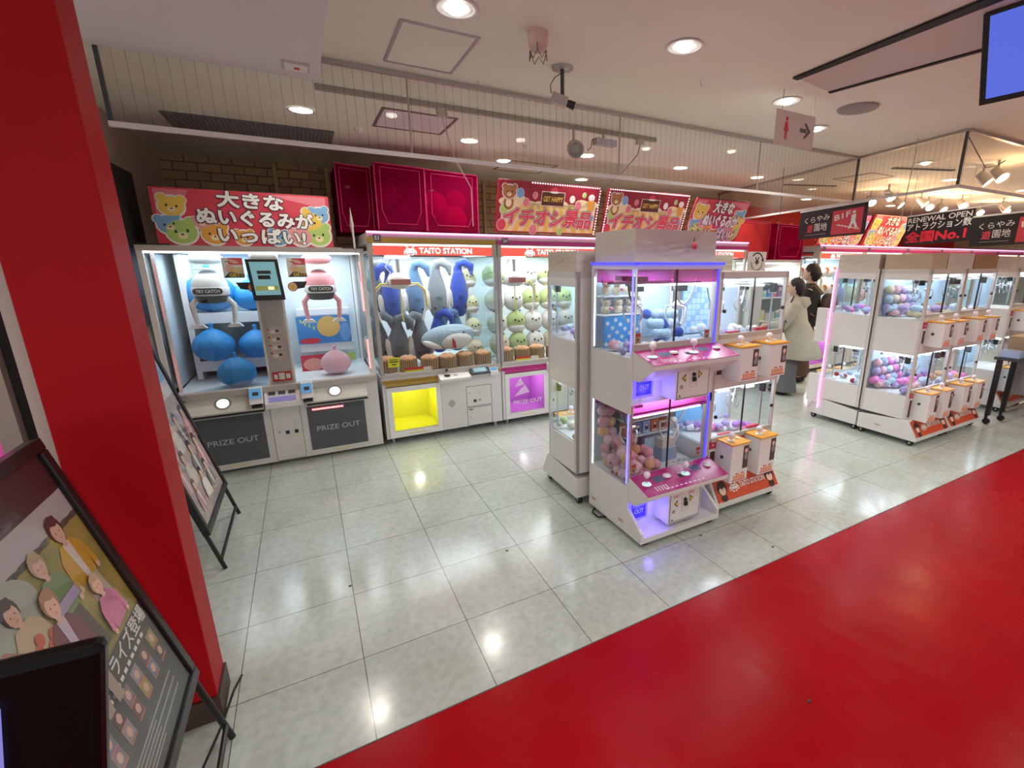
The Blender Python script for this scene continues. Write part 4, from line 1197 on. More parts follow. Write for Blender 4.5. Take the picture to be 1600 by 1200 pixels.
# ================================================================== NEAREST MACHINE (blue lit, magenta control panels)
M_panel = mat('magenta_panel', (.38, .006, .13), .22, vary=.5, vscale=45, col2=(.5, .03, .24))
Wx0, Wx1, Yf, Yb = 1.555, 2.19, 2.06, 2.505
t = thing('mini_crane_machine', 'nearest two-deck machine with magenta control panels and blue light strips', 'claw machine', (1.87, 2.28, 0))
S = MB()
S.box(Wx0, Wx1, Yf - .14, Yb, .035, .07, M_white)
for a in (Wx0, Wx1 - .02):
    S.box(a, a + .02, Yf, Yb, .07, .345, M_white).box(a, a + .02, Yf, Yf + .02, .345, .375, M_white)
    S.box(a, a + .02, Yf, Yb - .03, .8, 1.13, M_white).box(a, a + .02, Yf, Yf + .02, 1.13, 1.175, M_white)
    S.prism([(Yf - .14, .07), (Yf - .14, .1), (Yf - .0, .2), (Yf, .07)], a, a + .02, M_white)
    S.box(a, a + .02, Yb - .03, Yb, .345, 1.62, M_white)
S.box(Wx0 + .02, Wx1 - .02, Yf + .0005, Yf + .02, .07, .36, M_white); S.box(Wx0 + .02, Wx1 - .02, Yf + .0005, Yf + .02, .86, 1.16, M_white)
S.box(Wx0 + .02, Wx1 - .02, Yb - .012, Yb - .0005, .07, 1.62, M_white)
for z in (.345, .8, 1.13): S.box(Wx0 + .02, Wx1 - .02, Yf + .02, Yb - .012, z - .012, z, M_white)
S.box(Wx0, Wx1, Yf - .01, Yb, 1.618, 1.642, M_white)
S.build('cabinet', t)
S = MB().box(Wx0 - .008, Wx1 + .004, Yf - .02, Yf - .008, 1.642, 1.656, M_ledblue).box(Wx0 - .008, Wx0 + .004, Yf - .02, Yb, 1.642, 1.656, M_ledblue)
S.build('light_strip', t)
MB().box(Wx0, Wx1, Yf - .01, Yb, 1.642, 1.655, M_white).build('top_cap', t)
for z0, z1, tt in ((.375, .855, .8), (1.175, 1.618, 1.6)):
    S = MB().box(Wx0 + .0, Wx1 - .03, Yf - .004, Yf + .012, z0, z0 + .035, M_beige); S.build('window_rail', t)
    MB().box(Wx0 + .012, 1.85, Yf + .002, Yf + .006, z0 + .02, z1, M_glass).build('front_glass', t)
    MB().box(1.852, Wx1 - .03, Yf + .008, Yf + .012, z0 + .02, z1, M_glass).build('front_glass', t)
    MB().box(1.849, 1.853, Yf, Yf + .013, z0 + .03, z1, M_ink).build('glass_seam', t)
    MB().box(Wx0 + .002, Wx0 + .006, Yf + .012, Yb - .03, z0 - .045, z1, M_gside).build('side_glass', t)
    MB().box(Wx0 + .014, Wx1 - .032, Yf + .014, Yf + .017, z1 - .075, z1, M_gpink).build('pink_header', t)
    MB().box(Wx0 + .008, Wx0 + .011, Yf + .03, Yb - .05, z1 - .08, z1, M_gpink).build('pink_header', t)
    MB().cyl((Wx0 + .008, Yf + .004, z0), (Wx0 + .008, Yf + .004, z1), .007, M_chrome, n=10).build('corner_post', t)
    MB().box(Wx0 + .001, Wx0 + .008, Yf + .022, Yf + .032, z0 - .02, z1, mat('blue_edge', (.25, .22, 1), emit=1.1, ecol=(.22, .2, 1))).build('light_strip', t)
    MB().box(Wx0 + .001, Wx0 + .004, Yb - .036, Yb - .032, z0 - .03, z1 - .05, M_led).build('light_strip', t)
    MB().box(Wx1 - .03, Wx1, Yf + .0, Yf + .04, z0, z1, M_beigew).build('corner_post', t)
    MB().box(Wx1 - .032, Wx1 - .022, Yf - .008, Yf, z0 - .0, z1, M_ledblue).build('light_strip', t)
    S = MB().box(Wx0 + .02, Wx1 - .03, Yb - .017, Yb - .013, z0, z1, M_in_blue).box(1.868, 1.872, Yf + .08, Yb - .02, z0 - .03, z1 - .08, M_gside)
    S.build('lining', t)
    S = MB().box(Wx0 + .03, Wx1 - .04, Yf + .12, Yf + .135, z1 - .09, z1 - .075, M_dark).box(Wx0 + .03, Wx1 - .04, Yf + .3, Yf + .315, z1 - .09, z1 - .075, M_dark).box(1.66, 1.72, Yf + .1, Yf + .34, z1 - .07, z1 - .04, M_black)
    S.build('rails', t)
    mini_claw(t, 1.7, 2.24, z1 - .08, M_chrome, .95); mini_claw(t, 2.03, 2.24, z1 - .08, M_white2, 1.05)
    loop(t, (1.58, 2.16, z1 - .08), (1.68, 2.2, z1 - .08), .1, M_dark); loop(t, (1.9, 2.16, z1 - .06), (2.13, 2.2, z1 - .06), .15)
    MB().box(Wx0 + .05, Wx1 - .06, Yf + .03, Yf + .045, z1 - .09, z1 - .08, M_led).build('light_strip', t)
    light('box_light', 'AREA', (1.86, 2.28, z1 - .015), 3.2, (.85, .88, 1), .5, .3, parent=t)
# control panels, coin doors, prize mouths
for z, zb in ((1.13, .86), (.37, .07)):
    S = MB().prism([(Yf, z + .045), (Yf - .19, z - .005), (Yf - .19, z - .03), (Yf - .06, z - .12), (Yf, z - .12)], Wx0 + .001, Wx1 + .0, M_white)
    p = S.build('control_panel', t, bevel=.003)
    G = Fr((Wx0 + .001, Yf - .19, z - .0045), (1, 0, 0), (0, .19, .05))
    q = MB().slab(G, 0, .634, .0, .19, M_panel, 0, .003).build('magenta_plate', p)
    S = MB()
    for i in range(40): S.disc(G, .09 + .02 * (i % 5), .03 + .013 * (i // 5 % 3), .006, .005, mat('print_white', (.9, .8, .85), .4), .0036, 6) if i < 15 else None
    for i in range(9): S.slab(G, .15 + i * .035, .17 + i * .035, .02, .028, mat('print_white', (.9, .8, .85), .4), .003, .0036)
    S.slab(G, .12, .2, .09, .14, mat('print_navy', (.07, .07, .14), .4), .003, .004).slab(G, .42, .5, .1, .15, mat('print_navy', (.07, .07, .14), .4), .003, .004).slab(G, .3, .34, .08, .11, M_ink, .003, .004)
    S.build('print', q)
    for u in (.06, .36):
        c = G(u, .1, .003)
        S = MB().lathe([(.03, 0), (.027, .006), (.0001, .008)], c, mat('glow_base', (.75, .9, .95), .2, emit=.25, ecol=(.5, .9, .9)), 18).cyl(c, c + Vector((0, 0, .045)), .006, M_chrome, n=8).ell(c + Vector((0, 0, .06)), .021, mat('pearl_ball', (.85, .8, .88), .15, coat=.5), 14, 9)
        S.build('joystick', p)
    for u in (.23, .56):
        c = G(u, .12, .003)
        MB().lathe([(.026, 0), (.024, .009), (.0001, .011)], c, M_white2, 18).build('button', p)
    # coin door box
    S = MB().prism([(Yf, zb + .03), (Yf - .13, zb + .03), (Yf - .13, z - .01), (Yf, z - .01)], Wx0 + .21, Wx0 + .47, M_white)
    b = S.build('coin_box', t, bevel=.004)
    F = front(Wx0 + .21, Yf - .131, 0)
    S = MB().frame(F, .01, .25, zb + .04, z - .03, .002, M_ink, 0, .0015).slab(F, .013, .247, zb + .043, z - .033, M_white, 0, .001)
    S.disc(F, .04, zb + .11, .012, .012, M_steel, .003).disc(F, .03, zb + .055, .006, .006, M_ink, .002)
    S.poly(F, [(.04, zb + .16), (.07, zb + .185), (.07, zb + .135)], M_ink, .002).poly(F, [(.048, zb + .16), (.066, zb + .175), (.066, zb + .145)], C_yel, .003)
    S.poly(F, [(.165, zb + .195), (.165, zb + .145), (.195, zb + .17)], M_ink, .002).poly(F, [(.169, zb + .185), (.169, zb + .155), (.187, zb + .17)], C_yel, .003)
    S.slab(F, .035, .075, zb + .2, zb + .215, mat('faint_red', (.7, .3, .28), .5), 0, .002).slab(F, .155, .2, zb + .205, zb + .22, mat('faint_red', (.7, .3, .28), .5), 0, .002)
    S.frame(F, .1, .155, zb + .1, zb + .235, .002, mat('faint_red', (.7, .3, .28), .5), 0, .002)
    S.slab(F, .12, .14, zb + .135, zb + .16, M_black, 0, .015).cyl(F(.127, zb + .175, .0), F(.127, zb + .175, .012), .011, M_ink)
    S.build('coin_door', b)
    F = front(Wx0, Yf - .001, 0)
    MB().slab(F, .012, .15, zb + .04, zb + .2, mat('blue_prize_light', (.12, .1, 1), .3, emit=1.7, ecol=(.07, .05, 1)), 0, .004).slab(F, .028, .135, zb + .055, zb + .185, mat('prize_flap', (.03, .02, .25), .3, emit=.25, ecol=(.05, .05, 1)), .004, .006).build('prize_flap', t)
    S = MB().text(F, 'PRIZE', .08, zb + .15, .04, mat('flap_letter', (.45, .45, .9), .4), .008, bold=.02, width=.09).text(F, 'OUT', .08, zb + .1, .04, mat('flap_letter', (.45, .45, .9), .4), .008, bold=.02, width=.07)
    S.build('lettering', t)
    MB().slab(F, .53, .54, zb + .05, zb + .2, M_ledblue, 0, .006).build('light_strip', t)
    MB().box(Wx0 + .06, Wx0 + .1, Yf - .0045, Yf - .001, zb + .02, zb + .035, M_clabel).build('caution_label', t)
light('prize_glow', 'POINT', (Wx0 + .12, Yf - .08, .93), .35, (.2, .15, 1), .03, parent=t)
light('prize_glow', 'POINT', (Wx0 + .12, Yf - .08, .17), .35, (.2, .15, 1), .03, parent=t)
for a in (Wx0 + .05, Wx1 - .05):
    for y in (Yf - .1, Yb - .06):
        MB().cyl((a - .012, y, .024), (a + .012, y, .024), .024, M_rubber, n=16).box(a - .016, a + .016, y - .022, y + .022, .028, .036, M_steel).build('caster', t)
MB().tube([(1.6, 2.34, .035), (1.575, 2.32, .012), (1.53, 2.35, .008), (1.53, 2.42, .01), (1.58, 2.45, .03)], .006, M_black, 6).build('power_cable', t)
for y in (2.1, 2.42): MB().box(Wx0 - .001, Wx0, y, y + .05, .085, .105, mat('tan_label', (.55, .35, .25), .6)).build('maker_label', t)
# shelves inside
MB().box(1.58, 1.85, 2.4, 2.49, 1.335, 1.345, M_shelfw).build('shelf', t); MB().box(1.58, 1.85, 2.4, 2.49, 1.45, 1.458, M_shelfw).build('shelf', t)
MB().box(1.85, 1.858, 2.38, 2.49, 1.13, 1.53, M_white2).build('shelf_upright', t)
F = front(1.58, 2.395, 1.14)
S = MB().slab(F, 0, .27, 0, .19, mat('backdrop_blue', (.04, .3, .75), .5), 0, .003)
for i in range(16): S.disc(F, .015 + .25 * ((i * .618) % 1), .02 + .155 * ((i + .5) / 16), .014, .013, mat('dot_grey', (.6, .65, .72), .5), .004, 12)
S.build('spotted_backdrop', t)
MB().box(1.72, 2.1, 2.33, 2.45, .638, .645, M_shelfw).build('shelf', t); MB().box(1.72, 2.1, 2.33, 2.45, .53, .537, M_shelfw).build('shelf', t); MB().box(1.71, 2.1, 2.455, 2.49, .345, .78, mat('dark_stripe_back', (.08, .08, .1), .5)).build('back_board', t)


# ================================================================== PLUSH PRIZES
FUR = dict(rough=.9, bump=.7, bscale=140, sheen=.3)
P_blue = mat('cushion_blue', (.03, .3, .72), .55, bump=.5, bscale=14, vary=.18, vscale=3)
P_navy = mat('plush_royal', (.015, .06, .42), **FUR)
P_mid = mat('plush_steel_blue', (.1, .22, .42), **FUR)
P_grey = mat('plush_grey', (.22, .26, .29), **FUR)
P_dgrey = mat('plush_slate', (.14, .17, .2), **FUR)
P_white = mat('plush_white', (.78, .76, .72), **FUR)
P_green = mat('plush_green', (.45, .56, .22), **FUR)
P_lime = mat('plush_pale_lime', (.66, .68, .42), **FUR)
P_cream = mat('plush_cream', (.78, .68, .48), **FUR)
P_peach = mat('plush_peach', (.82, .42, .2), **FUR)
P_pink = mat('plush_pink', (.78, .33, .4), **FUR)
P_lpink = mat('plush_light_pink', (.85, .5, .58), **FUR)
P_red = mat('plush_red', (.5, .02, .03), **FUR)
P_lav = mat('plush_lavender', (.5, .4, .75), **FUR)
P_lblue = mat('plush_ice_blue', (.5, .66, .85), **FUR)
M_eye = mat('bead_eye', (.01, .01, .012), .15)


def cushion(x, y, z, r, label, m=P_blue, group=None):
    t = thing('round_cushion', label, 'cushion', (x, y, z), group)
    def fn(p):
        th = math.atan2(p.y, p.x)
        k = 1 + .025 * math.sin(9 * th) * max(0, p.z) * (1 - p.z)
        zz = p.z * (.82 if p.z < 0 else .86)
        return (p.x * k, p.y * k, zz + (.12 * max(0, p.z - .8) / .2))
    MB().ell((x, y, z + r * .82), r, m, 36, 22, fn=fn).build('body', t)
    MB().lathe([(r * .2, 0), (r * .11, r * .1), (r * .09, r * .2), (r * .13, r * .32), (r * .06, r * .4), (.0001, r * .41)], (x, y, z + r * 1.72), m, 16).build('gathered_tuft', t)
    return t


cushion(-.74, 4.86 + .1, .83, .155, 'plain sky blue gathered cushion on the middle shelf, left of the pair')
cushion(-.43, 4.86 + .1, .83, .14, 'plain sky blue gathered cushion on the middle shelf, right of the pair')
cushion(-.72, 5.13, 1.24, .19, 'plain sky blue gathered cushion high up behind the white claw head')
cushion(-.42, 5.13, 1.24, .15, 'plain sky blue gathered cushion high up beside the video screen')
cushion(-.57, 4.6, .6655, .135, 'big sky blue gathered cushion lying at the front of the left bay')
cushion(.17, 4.7, .6655, .125, 'pale pink round cushion at the front of the right bay', P_lpink)
t = thing('plastic_scoop', 'clear plastic sloping chute board in the left bay', 'board', (-.6, 4.6, .67))
MB().prism([(-.93, .668), (-.36, .668), (-.34, .76)], 4.45, 4.46, glass('ice_acrylic', (.85, .92, .96), .8, haze=.15, hcol=(.8, .9, 1)), 'y').build('board', t)


def shark(x, y, ztop, L_, m, label, tailmat=None, tilt=0, fold=1):
    """hangs nose down, tail folded over at the top"""
    t = thing('shark_plush', label, 'plush toy', (x, y, ztop - L_), 'shark plushes hung and stacked in the S1 machine')
    r = .1
    k = L_ / .5
    S = MB()
    prof = [(.0001, 0), (.035, .008), (.065, .04), (.09, .1), (.1, .18), (.095, .27), (.075, .36), (.05, .44), (.04, .5)]
    S.lathe([(a, b * k) for a, b in prof], (x, y, ztop - L_), m, 22, 1, .9)
    S.build('body', t)
    S = MB().tube([(x, y, ztop - .03), (x + .01 * fold, y - .02, ztop + .03), (x + .06 * fold, y - .05, ztop + .045), (x + .12 * fold, y - .06, ztop - .0), (x + .13 * fold, y - .06, ztop - .09)], .03, m, 10, rs=[.04, .042, .045, .04, .012])
    S.build('tail', t)
    for s_ in (-1, 1):
        S = MB().ell((x + s_ * .1, y - .03, ztop - L_ * .62), (.03, .025, .105), P_white, 12, 10, Matrix.Rotation(s_ * .12, 3, 'Y')); S.build('fin', t)
        MB().ell((x + s_ * .045, y - .072, ztop - L_ * .78), .011, M_eye, 8, 6).build('eye', t)
    S = MB()
    for i in range(3): S.tube([(x - .03, y - .091, ztop - L_ * (.62 - .025 * i)), (x, y - .094, ztop - L_ * (.615 - .025 * i)), (x + .03, y - .091, ztop - L_ * (.62 - .025 * i))], .002, M_ink, 4)
    S.build('gill_stitches', t)
    return t


for x, y, zt, L_, m, f, lb in (
        (.6, 4.98, 1.6, .5, P_grey, 1, 'grey shark plush at the left edge of the top row'),
        (.735, 4.88, 1.58, .52, P_navy, -1, 'royal blue shark plush behind the claw, top row left'),
        (.965, 4.9, 1.61, .52, P_mid, 1, 'steel blue shark plush in the top row, right of the claw'),
        (1.185, 4.92, 1.62, .53, P_grey, 1, 'light grey shark plush in the middle of the top row'),
        (1.42, 4.94, 1.62, .52, P_navy, 1, 'royal blue shark plush at the right end of the top row'),
        (.57, 4.86, 1.12, .4, P_dgrey, 1, 'slate shark plush at the left of the lower row'),
        (.75, 4.8, 1.1, .42, P_dgrey, 1, 'slate shark plush above the yellow paper note'),
        (.97, 4.82, 1.11, .42, P_dgrey, -1, 'slate shark plush in the middle of the lower row'),
        (1.17, 4.9, 1.12, .38, P_navy, 1, 'dark blue shark plush in the lower row behind the lying shark'),
        (1.36, 4.92, 1.12, .38, P_mid, -1, 'steel blue shark plush at the right of the lower row')):
    shark(x, y, zt, L_, m, lb, fold=f)
t = thing('shark_plush', 'pale blue grey shark plush lying on its side with a red stitched mouth', 'plush toy', (1.2, 4.6, .82))
S = MB().ell((1.2, 4.64, .94), (.27, .12, .12), mat('plush_pale_blue', (.35, .48, .58), **FUR), 28, 16, Matrix.Rotation(-.1, 3, 'Y')); S.build('body', t)
MB().ell((1.25, 4.575, .91), (.17, .08, .09), P_white, 22, 12).build('belly', t)
MB().ell((1.02, 4.56, .88), (.1, .05, .03), P_white, 14, 8, Matrix.Rotation(.4, 3, 'Y')).build('fin', t)
MB().poly(front(1.2, 4.49, .85), [(0, .1), (.03, .06), (.035, -.01), (-.005, 0)], P_red, 0).build('mouth', t)
MB().ell((1.33, 4.54, .985), .01, M_eye, 8, 6).build('eye', t)

# birds
def bird(x, y, z, r, m, label, belly=None, feet=C_orange):
    t = thing('bird_plush', label, 'plush toy', (x, y, z), 'round bird plushes stacked in the crane machines')
    MB().ell((x, y, z + r * 1.1), (r, r * .9, r * 1.1), m, 20, 14).build('body', t)
    if belly: MB().ell((x, y - r * .1, z + r * .62), (r * .9, r * .86, r * .6), belly, 18, 10).build('belly', t)
    S = MB()
    for s_ in (-1, 1): S.ell((x + s_ * r * .36, y - r * .78, z + r * 1.4), r * .1, M_eye, 8, 6)
    S.build('eyes', t)
    MB().ell((x, y - r * .87, z + r * 1.28), (r * .13, r * .1, r * .09), mat('beak', (.1, .06, .04), .4), 8, 6).build('beak', t)
    S = MB()
    for s_ in (-1, 1): S.ell((x + s_ * r * .35, y - r * .75, z + r * .12), (r * .13, r * .12, r * .07), feet, 8, 6)
    S.build('feet', t)
    return t


ROWN = ['top row', 'second row', 'third row', 'bottom row']
COLN = ['first from the left', 'second from the left', 'third from the left', 'fourth from the left', 'fifth from the left', 'sixth from the left']
cols = {0: [P_lime, P_green, P_white, P_white, P_green], 1: [P_lime, P_white, P_white, P_green, P_green], 2: [P_lime, P_white, P_green, P_white, P_white], 3: [P_cream, P_cream, P_green, P_white, P_cream]}
NM = {P_lime.name: 'pale lime', P_green.name: 'green', P_white.name: 'white', P_cream.name: 'cream'}
bx = [1.6, 1.81, 2.03, 2.24, 2.46, 2.66]
for ri, z in enumerate((1.4, 1.13, .89, .665)):
    for ci in range(6):
        m = cols[ri][min(ci, 4)]
        X_ = bx[ci] if ci > 0 else 1.54
        if 1.6 < X_ < 1.78: X_ = 1.79
        y_ = 4.98 - ri * .05
        bird(X_, y_, z, .112 if ci else .09, m, '%s round bird plush in the bird machine, %s, %s' % (NM[m.name], ROWN[ri], COLN[ci]), P_white if m in (P_green, P_lime) else None, C_orange if m is not P_white else M_eye)
MACHX = {2: 2.805, 3: 3.955}
for k in (0, 1):
    for ri, z in enumerate((1.4, 1.13, .87, .665)):
        for ci in range(4):
            if k == 0: break
            m = (P_lime, P_white, P_cream)[(ri + ci) % 3]
            bird(4.1 + ci * .24 + .02 * ri, 4.9, z, .105, m, '%s bird plush in the fourth near machine, %s, %s' % (NM[m.name], ROWN[ri], COLN[ci]))
# far machine: white plushes with orange red swirls
M_swirl = mat('swirl_orange', (.75, .16, .05), .7)
for ri, z in enumerate((1.42, 1.14, .88, .665)):
    for ci in range(5):
        x_ = 6.8 + ci * .21
        t = thing('swirl_plush', 'white swirled plush in the far machine, %s, %s' % (ROWN[ri], COLN[ci]), 'plush toy', (x_, 4.85, z), 'white plushes with swirls')
        MB().ell((x_, 4.85, z + .11), (.1, .09, .11), P_white, 16, 10).build('body', t)
        MB().tube([(x_ - .04, 4.765, z + .17), (x_, 4.75, z + .16), (x_ + .03, 4.75, z + .12), (x_ + .02, 4.76, z + .07)], .014, M_swirl, 6, rs=[.006, .018, .014, .004]).build('swirl', t)
for k in range(4):
    for ri, z in enumerate((1.3, .98, .67)):
        for ci in range(3):
            x_ = 8.05 + k * 1.15 + ci * .32
            m = (P_lblue, P_lav, P_cream, P_lpink)[(k + ri + ci) % 4]
            tag(MB().ell((x_, 4.9, z + .14), (.14, .12, .14), m, 14, 9).build('round_plush'), '%s plush, far machine %s, %s, %s' % (m.name.replace('plush_', '').replace('_', ' '), ['second from left', 'third from left', 'fourth from left', 'rightmost'][k], ROWN[ri], COLN[ci]), 'plush toy', 'round plushes in the far machines')

# slatted tubs with peach fluff
def tub(x, y, label, r=.085, h=.12):
    t = thing('slatted_tub', label, 'tub', (x, y, .656), 'slatted tubs of peach plush at the front glass')
    S = MB(); n = 26
    for i in range(n):
        a = 2 * PI * i / n; hh = h * (1 + .06 * math.sin(i * 2.4))
        c, s_ = math.cos(a), math.sin(a)
        S.add([(x + r * math.cos(a + d) * q, y + r * math.sin(a + d) * q, .656 + zz) for q in (1, .94) for zz in (0, hh) for d in (-.08, .08)],
              [(0, 1, 3, 2), (4, 6, 7, 5), (0, 2, 6, 4), (1, 5, 7, 3), (2, 3, 7, 6)], mat('slat_tan', (.42, .27, .15), .7))
    S.lathe([(r * .93, .0), (r * .93, h * .9)], (x, y, .656), mat('tub_dark', (.12, .06, .04), .8), 26)
    S.build('slats', t)
    MB().ell((x, y, .656 + h * .95), (r * .95, r * .95, .035), P_peach, 18, 8, fn=lambda p: (p.x, p.y, p.z * (1 + .4 * math.sin(p.x * 7) * math.cos(p.y * 6)))).build('peach_plush', t)
    return t


for i, (x, y) in enumerate(((.6, 4.6), (.78, 4.56), (.97, 4.5), (1.14, 4.48), (1.32, 4.52), (1.5, 4.5))):
    tub(x, y, 'slatted tub of peach plush in the shark machine, ' + COLN[i])
for i, (x, y) in enumerate(((1.77, 4.56), (1.95, 4.53), (2.13, 4.55), (2.32, 4.52))):
    tub(x, y, 'slatted tub of peach plush in the bird machine, ' + COLN[i])
F = front(.58, 4.375 + .04, .79)
tag(MB().slab(F, 0, .1, -.06, .03, M_yellow, 0, .001).slab(F, .015, .085, .005, .012, M_ink, .001, .002).slab(F, .01, .09, -.015, -.005, M_ink, .001, .002).slab(F, .03, .07, -.04, -.03, M_ink, .001, .002).build('paper_note'), 'small yellow paper note inside the shark machine glass', 'note')
for x, lb in ((.72, 'red and yellow price strip at the foot of the shark machine glass'), (1.83, 'red and yellow price strip at the foot of the bird machine glass')):
    F = front(x, 4.42, .657)
    S = MB().slab(F, 0, .26, 0, .04, M_yellow, 0, .002).slab(F, 0, .2, .03, .055, M_redsign, .002, .003).slab(F, .17, .25, .01, .05, M_paper, .003, .004)
    tag(S.build('price_strip'), lb, 'price strip')

# ---- prizes in the nearest machine
def ball_plush(x, y, z, r, m, label, group, feet=None):
    t = thing('ball_plush', label, 'plush toy', (x, y, z), group)
    MB().ell((x, y, z + r), r, m, 14, 10).build('body', t)
    if feet:
        S = MB(); a = RN.uniform(0, 6)
        for s_ in (-.6, .6): S.ell((x + r * .95 * math.cos(a + s_), y + r * .95 * math.sin(a + s_), z + r * .6), (r * .4, r * .4, r * .3), feet, 10, 7)
        S.build('feet', t)
    return t


for lay in range(4):
    for ix in range(4):
        for iy in range(5):
            if lay > 1 and (iy < lay - 1 or (ix + iy) % 3 == 0): continue
            if lay == 3 and iy < 3: continue
            x = 1.612 + ix * .066 + .014 * math.sin(ix * 3 + iy * 5 + lay * 2); y = 2.115 + iy * .068 + .014 * math.cos(ix * 4 + iy * 2 + lay * 3)
            m = (P_pink, P_lpink, P_pink, P_lpink, P_pink, P_peach, P_lpink)[(ix * 2 + iy * 3 + lay) % 7]
            ball_plush(x, y, .346 + lay * .05, .033, m, 'small pink or orange ball plush in the heap behind the lower side glass', 'ball plushes in the lower deck heap', P_red if (ix + iy) % 2 == 0 else None)
for i, (x, y, z, r) in enumerate(((1.62, 2.44, .6, .04), (1.67, 2.43, .6, .035), (1.61, 2.44, .68, .035), (1.66, 2.44, .67, .04), (1.62, 2.44, .53, .04), (1.68, 2.43, .53, .035))):
    ball_plush(x, y, z, r, (P_pink, P_peach, P_lpink)[i % 3], 'ball plush stacked along the back wall above the pink heap', 'ball plushes stacked at the back')
# boxed figures on the little shelf
BC = [(.55, .12, .05), (.12, .2, .42), (.3, .42, .6), (.6, .16, .06), (.5, .1, .05), (.1, .12, .2)]
k = 0
for z in (.538, .646):
    for i in range(5):
        x = 1.735 + i * .071
        c = BC[(i + (2 if z > .6 else 0)) % 6]
        t = thing('figure_box', 'small %s figure box on the %s shelf of the lower deck, %s' % ('red' if c[0] > .4 else 'blue', 'upper' if z > .6 else 'lower', COLN[i]), 'box', (x + .033, 2.39, z), 'figure boxes on the small shelves')
        MB().box(x, x + .064, 2.35, 2.42, z, z + .085, mat('box_print_%d' % BC.index(c), c, .4)).build('carton', t)
        F = front(x, 2.349, z)
        MB().disc(F, .032, .045, .014, .022, M_ink, 0, 12).disc(F, .032, .055, .009, .01, mat('print_skin', (.85, .6, .48), .5), .0006, 10).slab(F, .008, .056, .006, .014, M_paper, 0, .001).build('window_print', t)
t = thing('display_box', 'white and blue display carton standing beside the red figure boxes', 'box', (2.04, 2.3, .346))
MB().box(1.97, 2.1, 2.25, 2.35, .346, .44, mat('carton_blue', (.35, .45, .6), .5)).build('carton', t)
MB().box(1.98, 2.09, 2.26, 2.34, .44, .5, mat('carton_cream', (.7, .6, .5), .5)).build('top_carton', t)
for i in range(8):
    x = 1.95 + (i % 4) * .05; y = 2.14 + (i // 4) * .05
    t = MB().box(x, x + .04, y, y + .003, .346, .38, M_paper).slab(front(x, y - .001, .346), .005, .035, .012, .016, M_redsign, 0, .001).build('price_card')
    tag(t, 'tiny white price card standing in the lower deck', 'card', 'price cards in the lower deck')
# upper deck: cream plushes, heap
for i, (x, z) in enumerate(((1.62, 1.46), (1.7, 1.46), (1.79, 1.46), (1.62, 1.346), (1.71, 1.346), (1.8, 1.346))):
    t = thing('long_eared_plush', 'cream long eared plush, %s small shelf of the upper deck, %s' % ('upper' if i < 3 else 'lower', COLN[i % 3]), 'plush toy', (x, 2.44, z), 'cream plushes on the small shelves')
    MB().ell((x, 2.44, z + .028), (.032, .03, .03), P_cream, 14, 9).ell((x, 2.435, z + .067), (.028, .026, .024), P_cream, 14, 9).build('body', t)
    S = MB()
    for s_ in (-1, 1): S.ell((x + s_ * .022, 2.44, z + .075), (.01, .01, .022), P_white, 8, 6, Matrix.Rotation(s_ * .5, 3, 'Y'))
    S.build('ears', t)
    MB().ell((x - .01, 2.41, z + .07), .003, M_eye, 6, 4).ell((x + .01, 2.41, z + .07), .003, M_eye, 6, 4).build('eyes', t)
    if i % 2: MB().ell((x + .02, 2.41, z + .035), (.014, .01, .012), P_pink, 8, 6).build('bow', t)
for i in range(14):
    x = 1.66 + (i % 7) * .03; y = 2.1 + (i // 7) * .06
    ball_plush(x, y, 1.131 + .012 * (i % 2), .03, P_cream, 'small cream plush in the heap at the upper front glass', 'cream plushes in the upper heap')
for i in range(22):
    x = 1.59 + ((i * .618) % 1) * .2; y = 2.2 + ((i * .37) % 1) * .17
    ball_plush(x, y, 1.131 + .01 * (i % 3), .022, (P_lav, P_pink, P_lpink, P_lblue)[i % 4], 'tiny pastel plush strewn on the upper deck floor', 'pastel plushes on the upper deck')
for lay in range(4):
    for i in range(12 - lay * 2):
        x = 1.9 + ((i * .618 + lay * .3) % 1) * .23; y = 2.22 + lay * .05 + ((i * .37) % 1) * .08
        ball_plush(x, y, 1.131 + lay * .055, .033, P_lblue if (i + lay) % 5 else P_navy, 'pale blue plush in the heap of the right upper compartment', 'pale blue plushes in the right upper compartment')
for i in range(16):
    x = 1.92 + ((i * .618) % 1) * .22; y = 2.36 + ((i * .37) % 1) * .09
    ball_plush(x, y, .5 + .02 * (i % 3), .02, (P_lav, P_lpink)[i % 2], 'tiny lilac plush on the ledge of the right lower compartment', 'lilac plushes in the right lower compartment')
MB_ = MB().box(1.89, 2.15, 2.34, 2.49, .346, .5, M_in_blue)
tag(MB_.build('display_ledge'), 'pale blue display ledge in the right lower compartment', 'ledge')


def small_card(x, y, z, label):
    F = front(x, y, z)
    t = MB().slab(F, 0, .04, 0, .06, mat('card_tan', (.5, .3, .2), .6), 0, .002).slab(F, .005, .035, .04, .055, M_redsign, .002, .003).disc(F, .02, .02, .006, .008, M_ink, .0025, 8).build('price_card')
    return tag(t, label, 'card')


small_card(1.575, 2.075, 1.215, 'tan price card in the left corner of the upper front glass')
small_card(2.1, 2.075, 1.2, 'tan price card in the right corner of the upper front glass')
small_card(1.58, 2.075, .42, 'tan price card in the left corner of the lower front glass')
small_card(2.1, 2.075, .43, 'tan price card in the right corner of the lower front glass')

